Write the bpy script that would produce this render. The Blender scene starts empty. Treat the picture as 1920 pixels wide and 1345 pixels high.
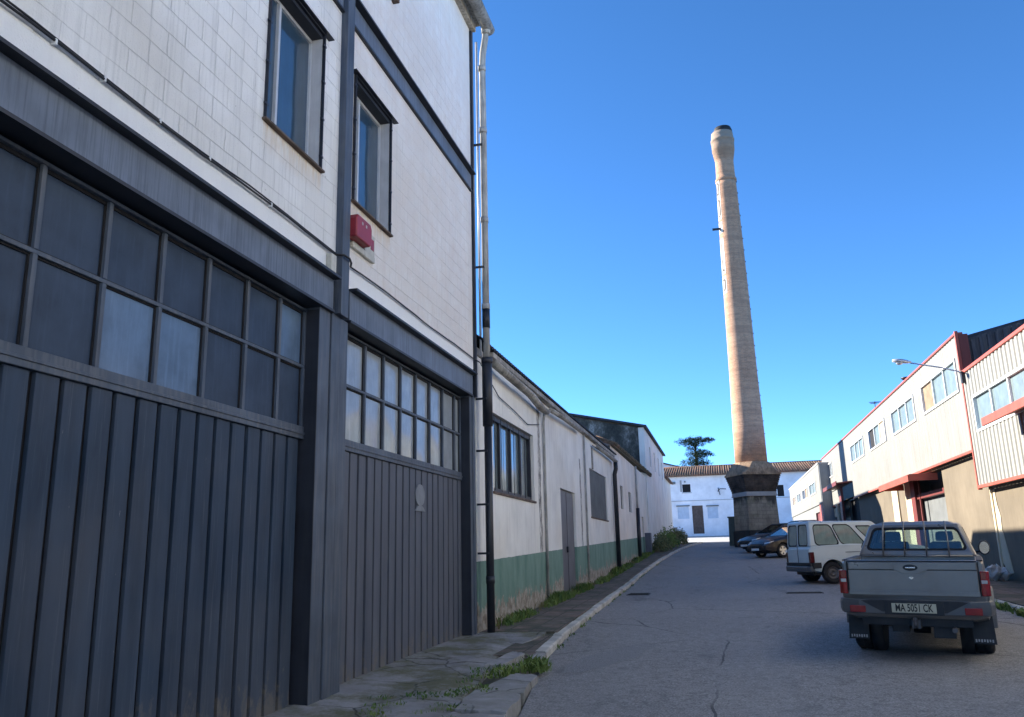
import bpy, bmesh, math, random
from mathutils import Vector, Matrix
from bisect import bisect_right
R = math.radians
random.seed(7)
scene = bpy.context.scene
COL = scene.collection

# ------------------------------------------------------------ camera / sky / sun
cam_d = bpy.data.cameras.new("camera")
cam = bpy.data.objects.new("camera", cam_d)
COL.objects.link(cam)
scene.camera = cam
P_, R_, Y_ = R(13.288), R(-1.375), R(-13.83)
fw = Vector((math.sin(Y_)*math.cos(P_), math.cos(Y_)*math.cos(P_), math.sin(P_)))
r0 = Vector((math.cos(Y_), -math.sin(Y_), 0.0))
u0 = r0.cross(fw)
rr = r0*math.cos(R_) + u0*math.sin(R_)
uu = -r0*math.sin(R_) + u0*math.cos(R_)
m = Matrix((rr, uu, -fw)).transposed().to_4x4()
m.translation = Vector((0, 0, 1.6))
cam.matrix_world = m
cam_d.sensor_width = 36.0
cam_d.lens = 36.0*1550.0/1920.0
cam_d.clip_end = 5000
cam_d.clip_start = 0.05

SUN_EL, SUN_AZ = 21.0, 16.0      # azimuth: degrees from -X towards +Y
world = bpy.data.worlds.new("World")
scene.world = world
world.use_nodes = True
wn = world.node_tree
sky = wn.nodes.new('ShaderNodeTexSky')
sky.sky_type = 'NISHITA'
sky.sun_disc = False
sky.sun_elevation = R(SUN_EL)
sky.sun_rotation = R(270+SUN_AZ)
sky.air_density = 0.6
sky.dust_density = 0.0
sky.altitude = 5000
sky.ozone_density = 1.6
hsv = wn.nodes.new('ShaderNodeHueSaturation')
hsv.inputs['Saturation'].default_value = 1.2
hsv.inputs['Hue'].default_value = 0.499
wn.links.new(sky.outputs[0], hsv.inputs['Color'])
wn.links.new(hsv.outputs[0], wn.nodes['Background'].inputs[0])
wn.nodes['Background'].inputs[1].default_value = 0.142
sd = bpy.data.lights.new("sun", 'SUN')
sd.energy = 3.8
sd.angle = R(0.5)
sd.color = (1.0, 0.93, 0.82)
sun = bpy.data.objects.new("sun", sd)
COL.objects.link(sun)
sv = Vector((-math.cos(R(SUN_EL))*math.cos(R(SUN_AZ)), math.cos(R(SUN_EL))*math.sin(R(SUN_AZ)), math.sin(R(SUN_EL))))
sun.rotation_euler = sv.to_track_quat('Z', 'Y').to_euler()
sun.location = (0, 0, 60)
scene.view_settings.view_transform = 'Standard'
scene.view_settings.look = 'None'
scene.view_settings.gamma = 1.0
scene.view_settings.use_curve_mapping = False
scene.view_settings.exposure = 1.97

# ------------------------------------------------------------ helpers
def gz(y):
    """road height above datum along the street"""
    P = [(-40, -.5), (-10, -.12), (0, 0), (12, .21), (27, .55), (40, 1.1), (50, 1.55), (60, 1.93), (70, 2.14), (97, 2.9), (130, 3.6), (3000, 3.6)]
    for (a, za), (b, zb) in zip(P, P[1:]):
        if y <= b:
            t = max(0, (y-a)/(b-a))
            return za+(zb-za)*t
    return P[-1][1]

def interp(P, y):
    if y <= P[0][0]: return P[0][1]
    for (a, za), (b, zb) in zip(P, P[1:]):
        if y <= b: return za+(zb-za)*(y-a)/(b-a)
    return P[-1][1]

KERB = [(-20, -1.3), (4, -1.75), (8, -1.98), (9.6, -2.2), (11.4, -2.46), (13.6, -2.6), (16.4, -2.69), (21.4, -2.82), (30, -3.0), (40, -2.93), (47, -2.7), (54, -2.35), (60, -1.95), (66, -1.7)]
def kx(y): return interp(KERB, y)

class MB:
    def __init__(s): s.v = []; s.f = []; s.sm = []
    def add(s, vs, fs, sm=False):
        n = len(s.v)
        s.v += [tuple(p) for p in vs]
        for f in fs:
            s.f.append(tuple(i+n for i in f)); s.sm.append(sm)
        return s
    def box(s, x0, x1, y0, y1, z0, z1):
        v = [(x, y, z) for x in (x0, x1) for y in (y0, y1) for z in (z0, z1)]
        return s.add(v, [(0, 1, 3, 2), (4, 6, 7, 5), (0, 4, 5, 1), (2, 3, 7, 6), (0, 2, 6, 4), (1, 5, 7, 3)])
    def hexa(s, lo, hi):
        """two 4-point loops -> closed solid"""
        return s.add(list(lo)+list(hi), [(3, 2, 1, 0), (4, 5, 6, 7)]+[(i, (i+1) % 4, 4+(i+1) % 4, 4+i) for i in range(4)])
    def prism(s, poly, a, b, axis='x', sm=False):
        """poly of 2-d points extruded along axis from a to b"""
        def P(p, t):
            return {'x': (t, p[0], p[1]), 'y': (p[0], t, p[1]), 'z': (p[0], p[1], t)}[axis]
        n = len(poly)
        v = [P(p, a) for p in poly]+[P(p, b) for p in poly]
        s.add(v, [tuple(range(n))[::-1], tuple(range(n, 2*n))])
        return s.add(v, [(i, (i+1) % n, n+(i+1) % n, n+i) for i in range(n)], sm)
    def quad(s, a, b, c, d): return s.add([a, b, c, d], [(0, 1, 2, 3)])
    def tube(s, pts, r, n=10, cap=True, sm=True):
        pts = [Vector(p) for p in pts]
        rs = r if isinstance(r, (list, tuple)) else [r]*len(pts)
        V = []; up = Vector((0, 0, 1))
        prev = None
        for i, p in enumerate(pts):
            d = (pts[min(i+1, len(pts)-1)]-pts[max(i-1, 0)]).normalized()
            if prev is None:
                a = d.cross(up if abs(d.z) < .9 else Vector((1, 0, 0))).normalized()
            else:
                a = (prev-d*prev.dot(d)).normalized()
            prev = a
            b = d.cross(a)
            V += [p+(a*math.cos(2*math.pi*k/n)+b*math.sin(2*math.pi*k/n))*rs[i] for k in range(n)]
        F = [(i*n+k, i*n+(k+1) % n, (i+1)*n+(k+1) % n, (i+1)*n+k) for i in range(len(pts)-1) for k in range(n)]
        s.add(V, F, sm)
        if cap:
            s.add(V[:n], [tuple(range(n))[::-1]]); s.add(V[-n:], [tuple(range(n))])
        return s
    def lathe(s, prof, c=(0, 0, 0), axis='z', n=24, sm=True, a0=0.0):
        """prof: (radius, height) list about an axis through c"""
        V = []
        for r, h in prof:
            for k in range(n):
                a = a0+2*math.pi*k/n
                p = {'z': (r*math.cos(a), r*math.sin(a), h), 'x': (h, r*math.cos(a), r*math.sin(a)), 'y': (r*math.cos(a), h, r*math.sin(a))}[axis]
                V.append((p[0]+c[0], p[1]+c[1], p[2]+c[2]))
        F = [(i*n+k, i*n+(k+1) % n, (i+1)*n+(k+1) % n, (i+1)*n+k) for i in range(len(prof)-1) for k in range(n)]
        s.add(V, F, sm)
        s.add(V[:n], [tuple(range(n))[::-1]]); s.add(V[-n:], [tuple(range(n))])
        return s
    def slab(s, u0, u1, v0, v1, holes, T, us=(), vs=()):
        """rectangular slab with rectangular holes; T(u, v, d) with d in {0, 1}"""
        U = sorted(set([u0, u1]+[h[i] for h in holes for i in (0, 1)]+[u for u in us if u0 < u < u1]))
        W = sorted(set([v0, v1]+[h[i] for h in holes for i in (2, 3)]+[v for v in vs if v0 < v < v1]))
        U = [u for u in U if u0-1e-6 <= u <= u1+1e-6]; W = [w for w in W if v0-1e-6 <= w <= v1+1e-6]
        nu, nw = len(U)-1, len(W)-1
        M = [[not any(h[0] < (U[i]+U[i+1])/2 < h[1] and h[2] < (W[j]+W[j+1])/2 < h[3] for h in holes) for j in range(nw)] for i in range(nu)]
        g = lambda i, j: 0 <= i < nu and 0 <= j < nw and M[i][j]
        for i in range(nu):
            for j in range(nw):
                if not M[i][j]: continue
                a, b, c, d = U[i], U[i+1], W[j], W[j+1]
                s.quad(T(a, c, 0), T(b, c, 0), T(b, d, 0), T(a, d, 0))
                s.quad(T(a, c, 1), T(a, d, 1), T(b, d, 1), T(b, c, 1))
                if not g(i-1, j): s.quad(T(a, c, 0), T(a, d, 0), T(a, d, 1), T(a, c, 1))
                if not g(i+1, j): s.quad(T(b, c, 0), T(b, c, 1), T(b, d, 1), T(b, d, 0))
                if not g(i, j-1): s.quad(T(a, c, 0), T(a, c, 1), T(b, c, 1), T(b, c, 0))
                if not g(i, j+1): s.quad(T(a, d, 0), T(b, d, 0), T(b, d, 1), T(a, d, 1))
        return s
    def build(s, name, mat, parent=None, bevel=0, seg=2, weld=True, subsurf=0):
        me = bpy.data.meshes.new(name)
        off = parent_loc(parent)
        me.from_pydata([(v[0], v[1], v[2]) for v in s.v], [], s.f)
        me.polygons.foreach_set('use_smooth', s.sm)
        if weld:
            bm = bmesh.new(); bm.from_mesh(me)
            bmesh.ops.remove_doubles(bm, verts=bm.verts, dist=1e-5)
            bmesh.ops.recalc_face_normals(bm, faces=bm.faces)
            bm.to_mesh(me); bm.free()
        if any(off):
            me.transform(Matrix.Translation(-Vector(off)))
        o = bpy.data.objects.new(name, me)
        COL.objects.link(o)
        me.materials.append(mat)
        if parent: o.parent = parent
        if bevel:
            b = o.modifiers.new('bevel', 'BEVEL'); b.width = bevel; b.segments = seg; b.limit_method = 'ANGLE'; b.angle_limit = R(35)
        if subsurf:
            b = o.modifiers.new('sub', 'SUBSURF'); b.levels = subsurf; b.render_levels = subsurf
        return o

def parent_loc(p):
    """world position of a parent that carries only translation; local-built things return 0"""
    t = Vector((0, 0, 0))
    while p is not None:
        if p.get('_local'): return (0, 0, 0)
        t += Vector(p.location); p = p.parent
    return t

def thing(name, label, cat, loc=(0, 0, 0), group=None, local=False, rot=None):
    o = bpy.data.objects.new(name, None)
    COL.objects.link(o)
    o.location = loc
    if rot: o.rotation_euler = rot
    o['label'] = label; o['category'] = cat
    if group: o['group'] = group
    if local: o['_local'] = 1
    o.empty_display_size = .2
    return o
def tag(o, label, cat, group=None):
    o['label'] = label; o['category'] = cat
    if group: o['group'] = group
    return o
def struct(o): o['kind'] = 'structure'; return o
def stuff(o, label, cat): o['kind'] = 'stuff'; o['label'] = label; o['category'] = cat; return o
def local_child(o):
    o['_local'] = 1; return o

# ------------------------------------------------------------ materials
class NT:
    def __init__(s, name):
        s.m = bpy.data.materials.new(name); s.m.use_nodes = True
        s.t = s.m.node_tree; s.N = s.t.nodes; s.L = s.t.links
        s.b = s.N['Principled BSDF']
        g = s.N.new('ShaderNodeNewGeometry'); s.pos = g.outputs['Position']; s.nrm = g.outputs['Normal']
    def put(s, sock, v):
        if isinstance(v, bpy.types.NodeSocket): s.L.new(v, sock)
        elif v is not None:
            if isinstance(v, (tuple, list)) and len(v) == 3 and sock.type == 'RGBA': v = tuple(v)+(1,)
            sock.default_value = v
    def map(s, sc=(1, 1, 1), loc=(0, 0, 0), rot=(0, 0, 0), src=None):
        n = s.N.new('ShaderNodeMapping'); s.L.new(src or s.pos, n.inputs[0])
        n.inputs['Scale'].default_value = sc; n.inputs['Location'].default_value = loc; n.inputs['Rotation'].default_value = rot
        return n.outputs[0]
    def noise(s, scale, vec=None, detail=4, rough=.55, col=False):
        n = s.N.new('ShaderNodeTexNoise'); s.L.new(vec or s.pos, n.inputs['Vector'])
        n.inputs['Scale'].default_value = scale; n.inputs['Detail'].default_value = detail; n.inputs['Roughness'].default_value = rough
        return n.outputs['Color' if col else 'Fac']
    def ramp(s, fac, stops):
        n = s.N.new('ShaderNodeValToRGB'); s.L.new(fac, n.inputs[0])
        e = n.color_ramp.elements
        while len(e) < len(stops): e.new(.5)
        for el, (p, c) in zip(e, stops):
            el.position = p
            el.color = (c, c, c, 1) if isinstance(c, (int, float)) else tuple(c)+(1,)
        return n.outputs[0]
    def mix(s, f, a, b, mode='MIX'):
        n = s.N.new('ShaderNodeMix'); n.data_type = 'RGBA'; n.blend_type = mode; n.clamp_factor = True
        s.put(n.inputs[0], f); s.put(n.inputs[6], a); s.put(n.inputs[7], b)
        return n.outputs[2]
    def math(s, op, a, b=None, c=None, clamp=False):
        n = s.N.new('ShaderNodeMath'); n.operation = op; n.use_clamp = clamp
        s.put(n.inputs[0], a)
        if b is not None: s.put(n.inputs[1], b)
        if c is not None: s.put(n.inputs[2], c)
        return n.outputs[0]
    def xyz(s):
        n = s.N.new('ShaderNodeSeparateXYZ'); s.L.new(s.pos, n.inputs[0]); return n.outputs
    def bump(s, h, strength=.3, dist=.01):
        n = s.N.new('ShaderNodeBump'); s.L.new(h, n.inputs['Height'])
        n.inputs['Strength'].default_value = strength; n.inputs['Distance'].default_value = dist
        if s.b.inputs['Normal'].is_linked:
            s.L.new(s.b.inputs['Normal'].links[0].from_socket, n.inputs['Normal'])
        s.L.new(n.outputs[0], s.b.inputs['Normal'])
    def out(s, col=None, rough=None, metal=None, spec=None, coat=None):
        if col is not None: s.put(s.b.inputs['Base Color'], col)
        if rough is not None: s.put(s.b.inputs['Roughness'], rough)
        if metal is not None: s.b.inputs['Metallic'].default_value = metal
        if spec is not None: s.b.inputs['Specular IOR Level'].default_value = spec
        if coat is not None: s.b.inputs['Coat Weight'].default_value = coat; s.b.inputs['Coat Roughness'].default_value = .06
        return s.m
    def scol(s, c, k): return tuple(min(1, x*k) for x in c)

def basic(name, c, rough=.7, metal=0, var=.25, scale=4, bscale=60, bump=.15, streak=.25, spec=.4, coat=None, dirt=None, dist=.003, sx=7):
    t = NT(name)
    n1 = t.noise(scale)
    col = t.mix(t.ramp(n1, [(.3, 0), (.7, 1)]), t.scol(c, 1-var), t.scol(c, 1+var*.6))
    if streak:
        n2 = t.noise(3.0, t.map((sx, sx, .5)), 5, .6)
        col = t.mix(t.math('MULTIPLY', t.ramp(n2, [(.45, 0), (.75, 1)]), streak), col, dirt or t.scol(c, .45))
    n3 = t.noise(bscale, None, 3)
    t.bump(n3, bump, dist)
    return t.out(col, rough, metal, spec, coat)

def mat_wall_block():
    t = NT('painted_blockwork')
    x = t.xyz()
    cmb = t.N.new('ShaderNodeCombineXYZ'); dn = t.noise(2.2, None, 4, .7); t.L.new(t.math('ADD', x[1], t.math('MULTIPLY', dn, .05)), cmb.inputs[0]); t.L.new(t.math('ADD', x[2], t.math('MULTIPLY', dn, .035)), cmb.inputs[1])
    def brick(mort, smooth):
        b = t.N.new('ShaderNodeTexBrick'); t.L.new(cmb.outputs[0], b.inputs['Vector'])
        b.inputs['Scale'].default_value = 1.0; b.inputs['Brick Width'].default_value = .42; b.inputs['Row Height'].default_value = .205
        b.inputs['Mortar Size'].default_value = mort; b.inputs['Mortar Smooth'].default_value = smooth
        b.inputs['Color1'].default_value = (1, 1, 1, 1); b.inputs['Color2'].default_value = (.8, .8, .8, 1); b.inputs['Mortar'].default_value = (0, 0, 0, 1)
        return b
    br = brick(.007, .6)
    # smooth rendered band under z 4.9
    band = t.math('GREATER_THAN', x[2], 4.88)
    n = t.noise(1.1, None, 6, .6)
    col = t.mix(t.ramp(n, [(.3, 0), (.7, 1)]), (.76, .755, .73), (.89, .89, .87))
    blot = t.noise(.55, t.map((1, 1, 1.4), (3, 7, 2)), 3, .5)
    col = t.mix(t.math('MULTIPLY', t.ramp(blot, [(.45, 0), (.7, 1)]), t.math('MULTIPLY', band, .55)), col, (.62, .585, .52))
    st = t.noise(2.2, t.map((9, 9, .35)), 6, .65)
    col = t.mix(t.math('MULTIPLY', t.ramp(st, [(.5, 0), (.8, 1)]), .45), col, (.36, .37, .36))
    fade = t.ramp(t.noise(.9, t.map((1, 1, 1), (9, 1, 4)), 5, .75), [(.38, .05), (.62, .75)])
    mort = t.math('MULTIPLY', t.math('MULTIPLY', br.outputs['Fac'], band), fade)
    col = t.mix(t.math('MULTIPLY', mort, .5), col, (.40, .39, .37))
    shade = t.mix(t.math('MULTIPLY', band, .13), (1, 1, 1), br.outputs['Color'])
    col = t.mix(1.0, col, t.mix(mort, shade, (1, 1, 1)), 'MULTIPLY')
    # the right-hand bay has gone beige; the smooth band stays white; ochre runs under the two sills
    rb = t.math('MULTIPLY', t.math('GREATER_THAN', x[1], 8.2), band)
    mott = t.ramp(t.noise(3.2, t.map((1, 1, 1), (6, 6, 6)), 6, .7), [(.3, .25), (.7, .95)])
    col = t.mix(t.math('MULTIPLY', rb, mott), col, (.70, .635, .575))
    col = t.mix(t.math('MULTIPLY', t.math('SUBTRACT', 1.0, band), .8), col, (.82, .82, .81))
    for ya, yb in ((6.45, 7.65), (8.44, 9.62)):
        m1 = t.math('MULTIPLY', t.math('GREATER_THAN', x[1], ya), t.math('LESS_THAN', x[1], yb))
        m2 = t.ramp(t.math('SUBTRACT', 5.76, x[2]), [(0, 1), (.34, 0)])
        m3 = t.math('MULTIPLY', m1, t.math('LESS_THAN', x[2], 5.76))
        rn = t.ramp(t.noise(4, t.map((6, 6, 1)), 4, .6), [(.35, .2), (.65, .9)])
        col = t.mix(t.math('MULTIPLY', t.math('MULTIPLY', m3, m2), rn), col, (.62, .46, .28))
    spots = t.noise(14, None, 3, .6)
    col = t.mix(t.math('MULTIPLY', t.ramp(spots, [(.70, 0), (.74, 1)]), .5), col, (.25, .22, .2))
    h = t.math('ADD', t.math('MULTIPLY', mort, -1.6), t.math('MULTIPLY', t.noise(55, None, 4, .7), 1.1))
    t.bump(h, .8, .010)
    t.bump(t.noise(5, None, 3), .25, .02)
    return t.out(col, .85, 0, .25)

def mat_render_wall(name, c, paint=None, zoff=0.0, ground=None, warm=0.3, stain=.4, xband=None):
    """rendered, painted wall with stains, optional green plinth paint that peels towards the ground"""
    t = NT(name)
    x = t.xyz()
    n = t.noise(.9, None, 6, .6)
    col = t.mix(t.ramp(n, [(.32, 0), (.7, 1)]), t.scol(c, .84), t.scol(c, 1.08))
    bl = t.noise(.45, t.map((1, 1, 1), (4, 2, 9)), 3)
    col = t.mix(t.math('MULTIPLY', t.ramp(bl, [(.45, 0), (.7, 1)]), warm), col, (c[0]*.98, c[1]*.88, c[2]*.74))
    st = t.noise(2.0, t.map((6, 6, .3)), 6, .65)
    col = t.mix(t.math('MULTIPLY', t.ramp(st, [(.52, 0), (.82, 1)]), stain), col, (.22, .21, .19))
    if name == 'cream_render_green_plinth':
        for yc, w_s, zt in ((18.62, .16, 4.9), (24.3, .12, 4.3)):
            dd = t.math('ABSOLUTE', t.math('SUBTRACT', t.math('ADD', x[1], t.math('MULTIPLY', t.noise(3), .12)), yc+.06))
            ms = t.math('MULTIPLY', t.math('LESS_THAN', dd, w_s), t.math('LESS_THAN', x[2], zt))
            sn = t.ramp(t.noise(7, t.map((1, 1, .5)), 6, .75), [(.42, .15), (.56, .9)])
            col = t.mix(t.math('MULTIPLY', ms, sn), col, (.12, .11, .10))
    if paint:
        a, b = paint      # paint top = a + b*y
        h = t.math('SUBTRACT', x[2], t.math('MULTIPLY_ADD', x[1], b, a))
        edge = t.math('LESS_THAN', t.math('ADD', h, t.math('MULTIPLY', t.noise(3), .03)), 0.0)
        gn = t.noise(2.5, t.map((1, 1, .35)), 6, .65)
        green = t.mix(t.ramp(gn, [(.35, 0), (.7, 1)]), (.12, .21, .17), (.22, .325, .265))
        col = t.mix(edge, col, green)
        # peeled / damp zone close to ground
        hg = t.math('DIVIDE', t.math('ADD', h, 1.22), 1.0)       # 0 at ground
        pn = t.noise(3.2, t.map((1.3, 1.3, .8)), 8, .72)
        peel = t.ramp(t.math('SUBTRACT', t.math('MULTIPLY', pn, 1.5), t.math('MULTIPLY', hg, .95)), [(.32, 0), (.36, 1)])
        peel = t.math('MULTIPLY', peel, edge)
        pc = t.ramp(t.noise(5, t.map((1, 1, 1), (2, 2, 2)), 7, .7), [(.3, (.13, .11, .085)), (.46, (.27, .23, .18)), (.58, (.42, .39, .33)), (.72, (.20, .15, .11))])
        col = t.mix(peel, col, pc)
        t.bump(peel, .4, .01)
    t.bump(t.noise(30, None, 5, .7), .3, .006)
    t.bump(t.noise(2.5, None, 3), .3, .03)
    return t.out(col, .9, 0, .2)

def mat_asphalt():
    t = NT('asphalt')
    big = t.noise(.35, None, 5, .6)
    col = t.mix(t.ramp(big, [(.35, 0), (.65, 1)]), (.180, .160, .142), (.265, .236, .206))
    fine = t.noise(48, None, 4, .85)
    col = t.mix(t.ramp(fine, [(.40, 0), (.60, 1)]), t.mix(.62, col, (.05, .05, .052)), t.mix(.42, col, (.60, .59, .57)))
    md = t.noise(9, None, 6, .75)
    col = t.mix(t.math('MULTIPLY', t.ramp(md, [(.47, 0), (.62, 1)]), .45), col, (.085, .082, .08))
    mp = t.noise(16, t.map((1, 1, 1), (4, 4, 4)), 5, .75)
    col = t.mix(t.math('MULTIPLY', t.ramp(mp, [(.52, 0), (.64, 1)]), .35), col, (.36, .345, .33))
    # cracks
    v = t.N.new('ShaderNodeTexVoronoi'); v.feature = 'DISTANCE_TO_EDGE'; v.inputs['Scale'].default_value = .22
    dv = t.mix(.18, t.pos, t.noise(1.1, None, 5, .6, True), 'ADD'); t.L.new(dv, v.inputs['Vector'])
    cr = t.math('LESS_THAN', v.outputs['Distance'], .0026)
    keep = t.ramp(t.noise(.25, t.map((1, 1, 1), (5, 9, 1)), 2), [(.42, 0), (.5, 1)])
    cr = t.math('MULTIPLY', cr, keep)
    col = t.mix(t.math('MULTIPLY', cr, .8), col, (.03, .03, .032))
    st = t.noise(1.3, t.map((1, .35, 1), (2, 0, 0)), 4, .6)
    col = t.mix(t.math('MULTIPLY', t.ramp(st, [(.60, 0), (.72, 1)]), .35), col, (.05, .05, .055))
    # worn wheel tracks, oil drips and grit towards the kerb
    xx = t.xyz()
    wv = t.math('ADD', xx[0], t.math('MULTIPLY', t.noise(.3, None, 2), 1.2))
    tr = t.ramp(t.math('ABSOLUTE', t.math('SINE', t.math('MULTIPLY', wv, 1.7))), [(.55, 0), (.95, 1)])
    col = t.mix(t.math('MULTIPLY', tr, .16), col, (.27, .265, .26))
    oil = t.noise(1.7, t.map((1, .6, 1), (8, 3, 0)), 5, .6)
    col = t.mix(t.math('MULTIPLY', t.ramp(oil, [(.62, 0), (.72, 1)]), .28), col, (.07, .07, .072))
    grit = t.noise(24, t.map((1, 1, 1), (3, 1, 0)), 3, .7)
    edge = t.ramp(t.math('ADD', xx[0], 3.4), [(.35, 1), (1.0, 0)])
    col = t.mix(t.math('MULTIPLY', edge, t.ramp(grit, [(.5, 0), (.6, .6)])), col, (.33, .29, .22))
    h = t.math('ADD', t.math('MULTIPLY', fine, 1.0), t.math('MULTIPLY', cr, -2))
    t.bump(h, .8, .008)
    t.bump(t.noise(2.0, None, 3), .2, .03)
    return t.out(col, .82, 0, .35)

def mat_paving():
    t = NT('pavement_tiles')
    b = t.N.new('ShaderNodeTexBrick'); t.L.new(t.pos, b.inputs['Vector'])
    b.offset = 0; b.inputs['Scale'].default_value = 1; b.inputs['Brick Width'].default_value = .4; b.inputs['Row Height'].default_value = .4
    b.inputs['Mortar Size'].default_value = .012; b.inputs['Mortar Smooth'].default_value = .3
    b.inputs['Color1'].default_value = (.24, .165, .135, 1); b.inputs['Color2'].default_value = (.185, .15, .125, 1); b.inputs['Mortar'].default_value = (.05, .05, .035, 1)
    n = t.noise(1.6, None, 6, .7)
    col = t.mix(t.ramp(n, [(.4, 0), (.6, 1)]), b.outputs['Color'], (.085, .085, .06))
    moss = t.noise(2.3, t.map((1, 1, 1), (3, 3, 3)), 7, .75)
    col = t.mix(t.ramp(moss, [(.55, 0), (.66, .7)]), col, (.06, .075, .028))
    d = t.noise(6, None, 5, .7)
    col = t.mix(t.math('MULTIPLY', t.ramp(d, [(.55, 0), (.7, 1)]), .5), col, (.22, .20, .17))
    t.bump(t.math('ADD', t.math('MULTIPLY', b.outputs['Fac'], -1), t.noise(40, None, 4)), .5, .01)
    return t.out(col, .9, 0, .2)

def mat_concrete(name, c=(.27, .26, .25), moss=.4, crack=True):
    t = NT(name)
    n = t.noise(1.8, None, 7, .65)
    col = t.mix(t.ramp(n, [(.35, 0), (.65, 1)]), t.scol(c, .62), t.scol(c, 1.15))
    f = t.noise(45, None, 3, .7)
    col = t.mix(.3, col, t.mix(f, t.scol(c, .4), t.scol(c, 1.5)))
    mo = t.noise(1.15, t.map((1, 1, 1), (7, 3, 3)), 9, .78)
    col = t.mix(t.math('MULTIPLY', t.ramp(mo, [(.46, 0), (.60, 1)]), moss), col, t.mix(f, (.07, .075, .03), (.17, .16, .075)))
    if crack:
        v = t.N.new('ShaderNodeTexVoronoi'); v.feature = 'DISTANCE_TO_EDGE'; v.inputs['Scale'].default_value = .75
        dv = t.mix(.22, t.pos, t.noise(2.1, None, 5, .6, True), 'ADD'); t.L.new(dv, v.inputs['Vector'])
        cr = t.math('MULTIPLY', t.ramp(v.outputs['Distance'], [(.004, 1), (.012, 0)]), t.ramp(t.noise(.9, t.map((1, 1, 1), (1, 8, 2)), 4), [(.42, 0), (.55, 1)]))
        col = t.mix(t.math('MULTIPLY', cr, .75), col, (.03, .032, .02))
        t.bump(cr, -.5 if False else .4, -.01)
    t.bump(f, .5, .006)
    return t.out(col, .9, 0, .25)

def mat_door_paint():
    t = NT('slate_blue_paint')
    n = t.noise(2.0, t.map((1, 3, .35)), 6, .6)
    col = t.mix(t.ramp(n, [(.3, 0), (.7, 1)]), (.012, .027, .052), (.042, .066, .105))
    yy = t.xyz()[1]
    col = t.mix(t.math('GREATER_THAN', yy, 8.3), col, t.mix(t.ramp(n, [(.3, 0), (.7, 1)]), (.060, .070, .094), (.115, .124, .150)))
    d = t.noise(.8, t.map((1, 1, 1), (1, 1, 5)), 4)
    col = t.mix(t.math('MULTIPLY', t.ramp(d, [(.45, 0), (.7, 1)]), .35), col, (.095, .10, .115))
    st = t.noise(5, t.map((3, 9, .22)), 6, .75)
    col = t.mix(t.math('MULTIPLY', t.ramp(st, [(.56, 0), (.72, 1)]), .35), col, (.17, .195, .225))
    xz = t.xyz()[2]
    mud = t.ramp(t.math('SUBTRACT', t.noise(4, t.map((1, 1.5, .8)), 7, .75), t.math('MULTIPLY', xz, .45)), [(.30, 0), (.42, .65)])
    col = t.mix(mud, col, (.15, .135, .115))
    dent = t.noise(3.2, t.map((1, 1, .5), (9, 2, 2)), 2)
    t.bump(dent, .35, .03)
    chip = t.noise(22, t.map((1, 1.6, .25)), 4, .6)
    col = t.mix(t.math('MULTIPLY', t.ramp(chip, [(.74, 0), (.78, 1)]), .6), col, (.38, .38, .37))
    t.bump(t.noise(30, t.map((1, 2, .2)), 3), .12, .004)
    return t.out(col, t.ramp(n, [(.3, .5), (.7, .68)]), 0, .25)

def mat_pane(name, c, rough=.12, mirror=.35, wav=.3, c2=None, wscale=1.3, dist=.05, fk=1.0, spec=.3):
    """dusty or coated glass: a diffuse layer under a clear reflecting surface, slightly warped"""
    t = NT(name)
    n = t.noise(3, None, 5, .6)
    st = t.noise(4, t.map((6, 6, .5)), 5, .65)
    col = t.mix(t.ramp(n, [(.3, 0), (.7, 1)]), t.scol(c, .8), c2 or t.scol(c, 1.2))
    col = t.mix(t.math('MULTIPLY', t.ramp(st, [(.5, 0), (.75, 1)]), .4), col, t.scol(c, 1.6))
    t.bump(t.noise(wscale, None, 1), wav, dist)
    gl = t.N.new('ShaderNodeBsdfGlossy'); gl.inputs['Roughness'].default_value = rough
    gl.inputs['Color'].default_value = (.9, .92, .95, 1)
    t.L.new(t.b.inputs['Normal'].links[0].from_socket, gl.inputs['Normal'])
    t.out(col, .5, 0, spec)
    fr = t.N.new('ShaderNodeFresnel'); fr.inputs['IOR'].default_value = 1.5
    f = t.math('ADD', t.math('MULTIPLY', fr.outputs[0], fk), mirror, clamp=True)
    mx = t.N.new('ShaderNodeMixShader')
    t.L.new(f, mx.inputs[0]); t.L.new(t.b.outputs[0], mx.inputs[1]); t.L.new(gl.outputs[0], mx.inputs[2])
    t.L.new(mx.outputs[0], t.N['Material Output'].inputs['Surface'])
    return t.m

def mat_carpaint(name, c, rough=.35, metal=.5, dust=.25, dustc=(.22, .2, .17)):
    t = NT(name)
    n = t.noise(3.5, None, 5, .6)
    col = t.mix(t.math('MULTIPLY', t.ramp(n, [(.4, 0), (.7, 1)]), dust), c, dustc)
    fine = t.noise(18, None, 5, .7)
    col = t.mix(t.math('MULTIPLY', t.ramp(fine, [(.5, 0), (.75, 1)]), dust*.6), col, dustc)
    return t.out(col, t.ramp(n, [(.3, rough), (.7, rough+.2)]), metal, .4, .3)

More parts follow.
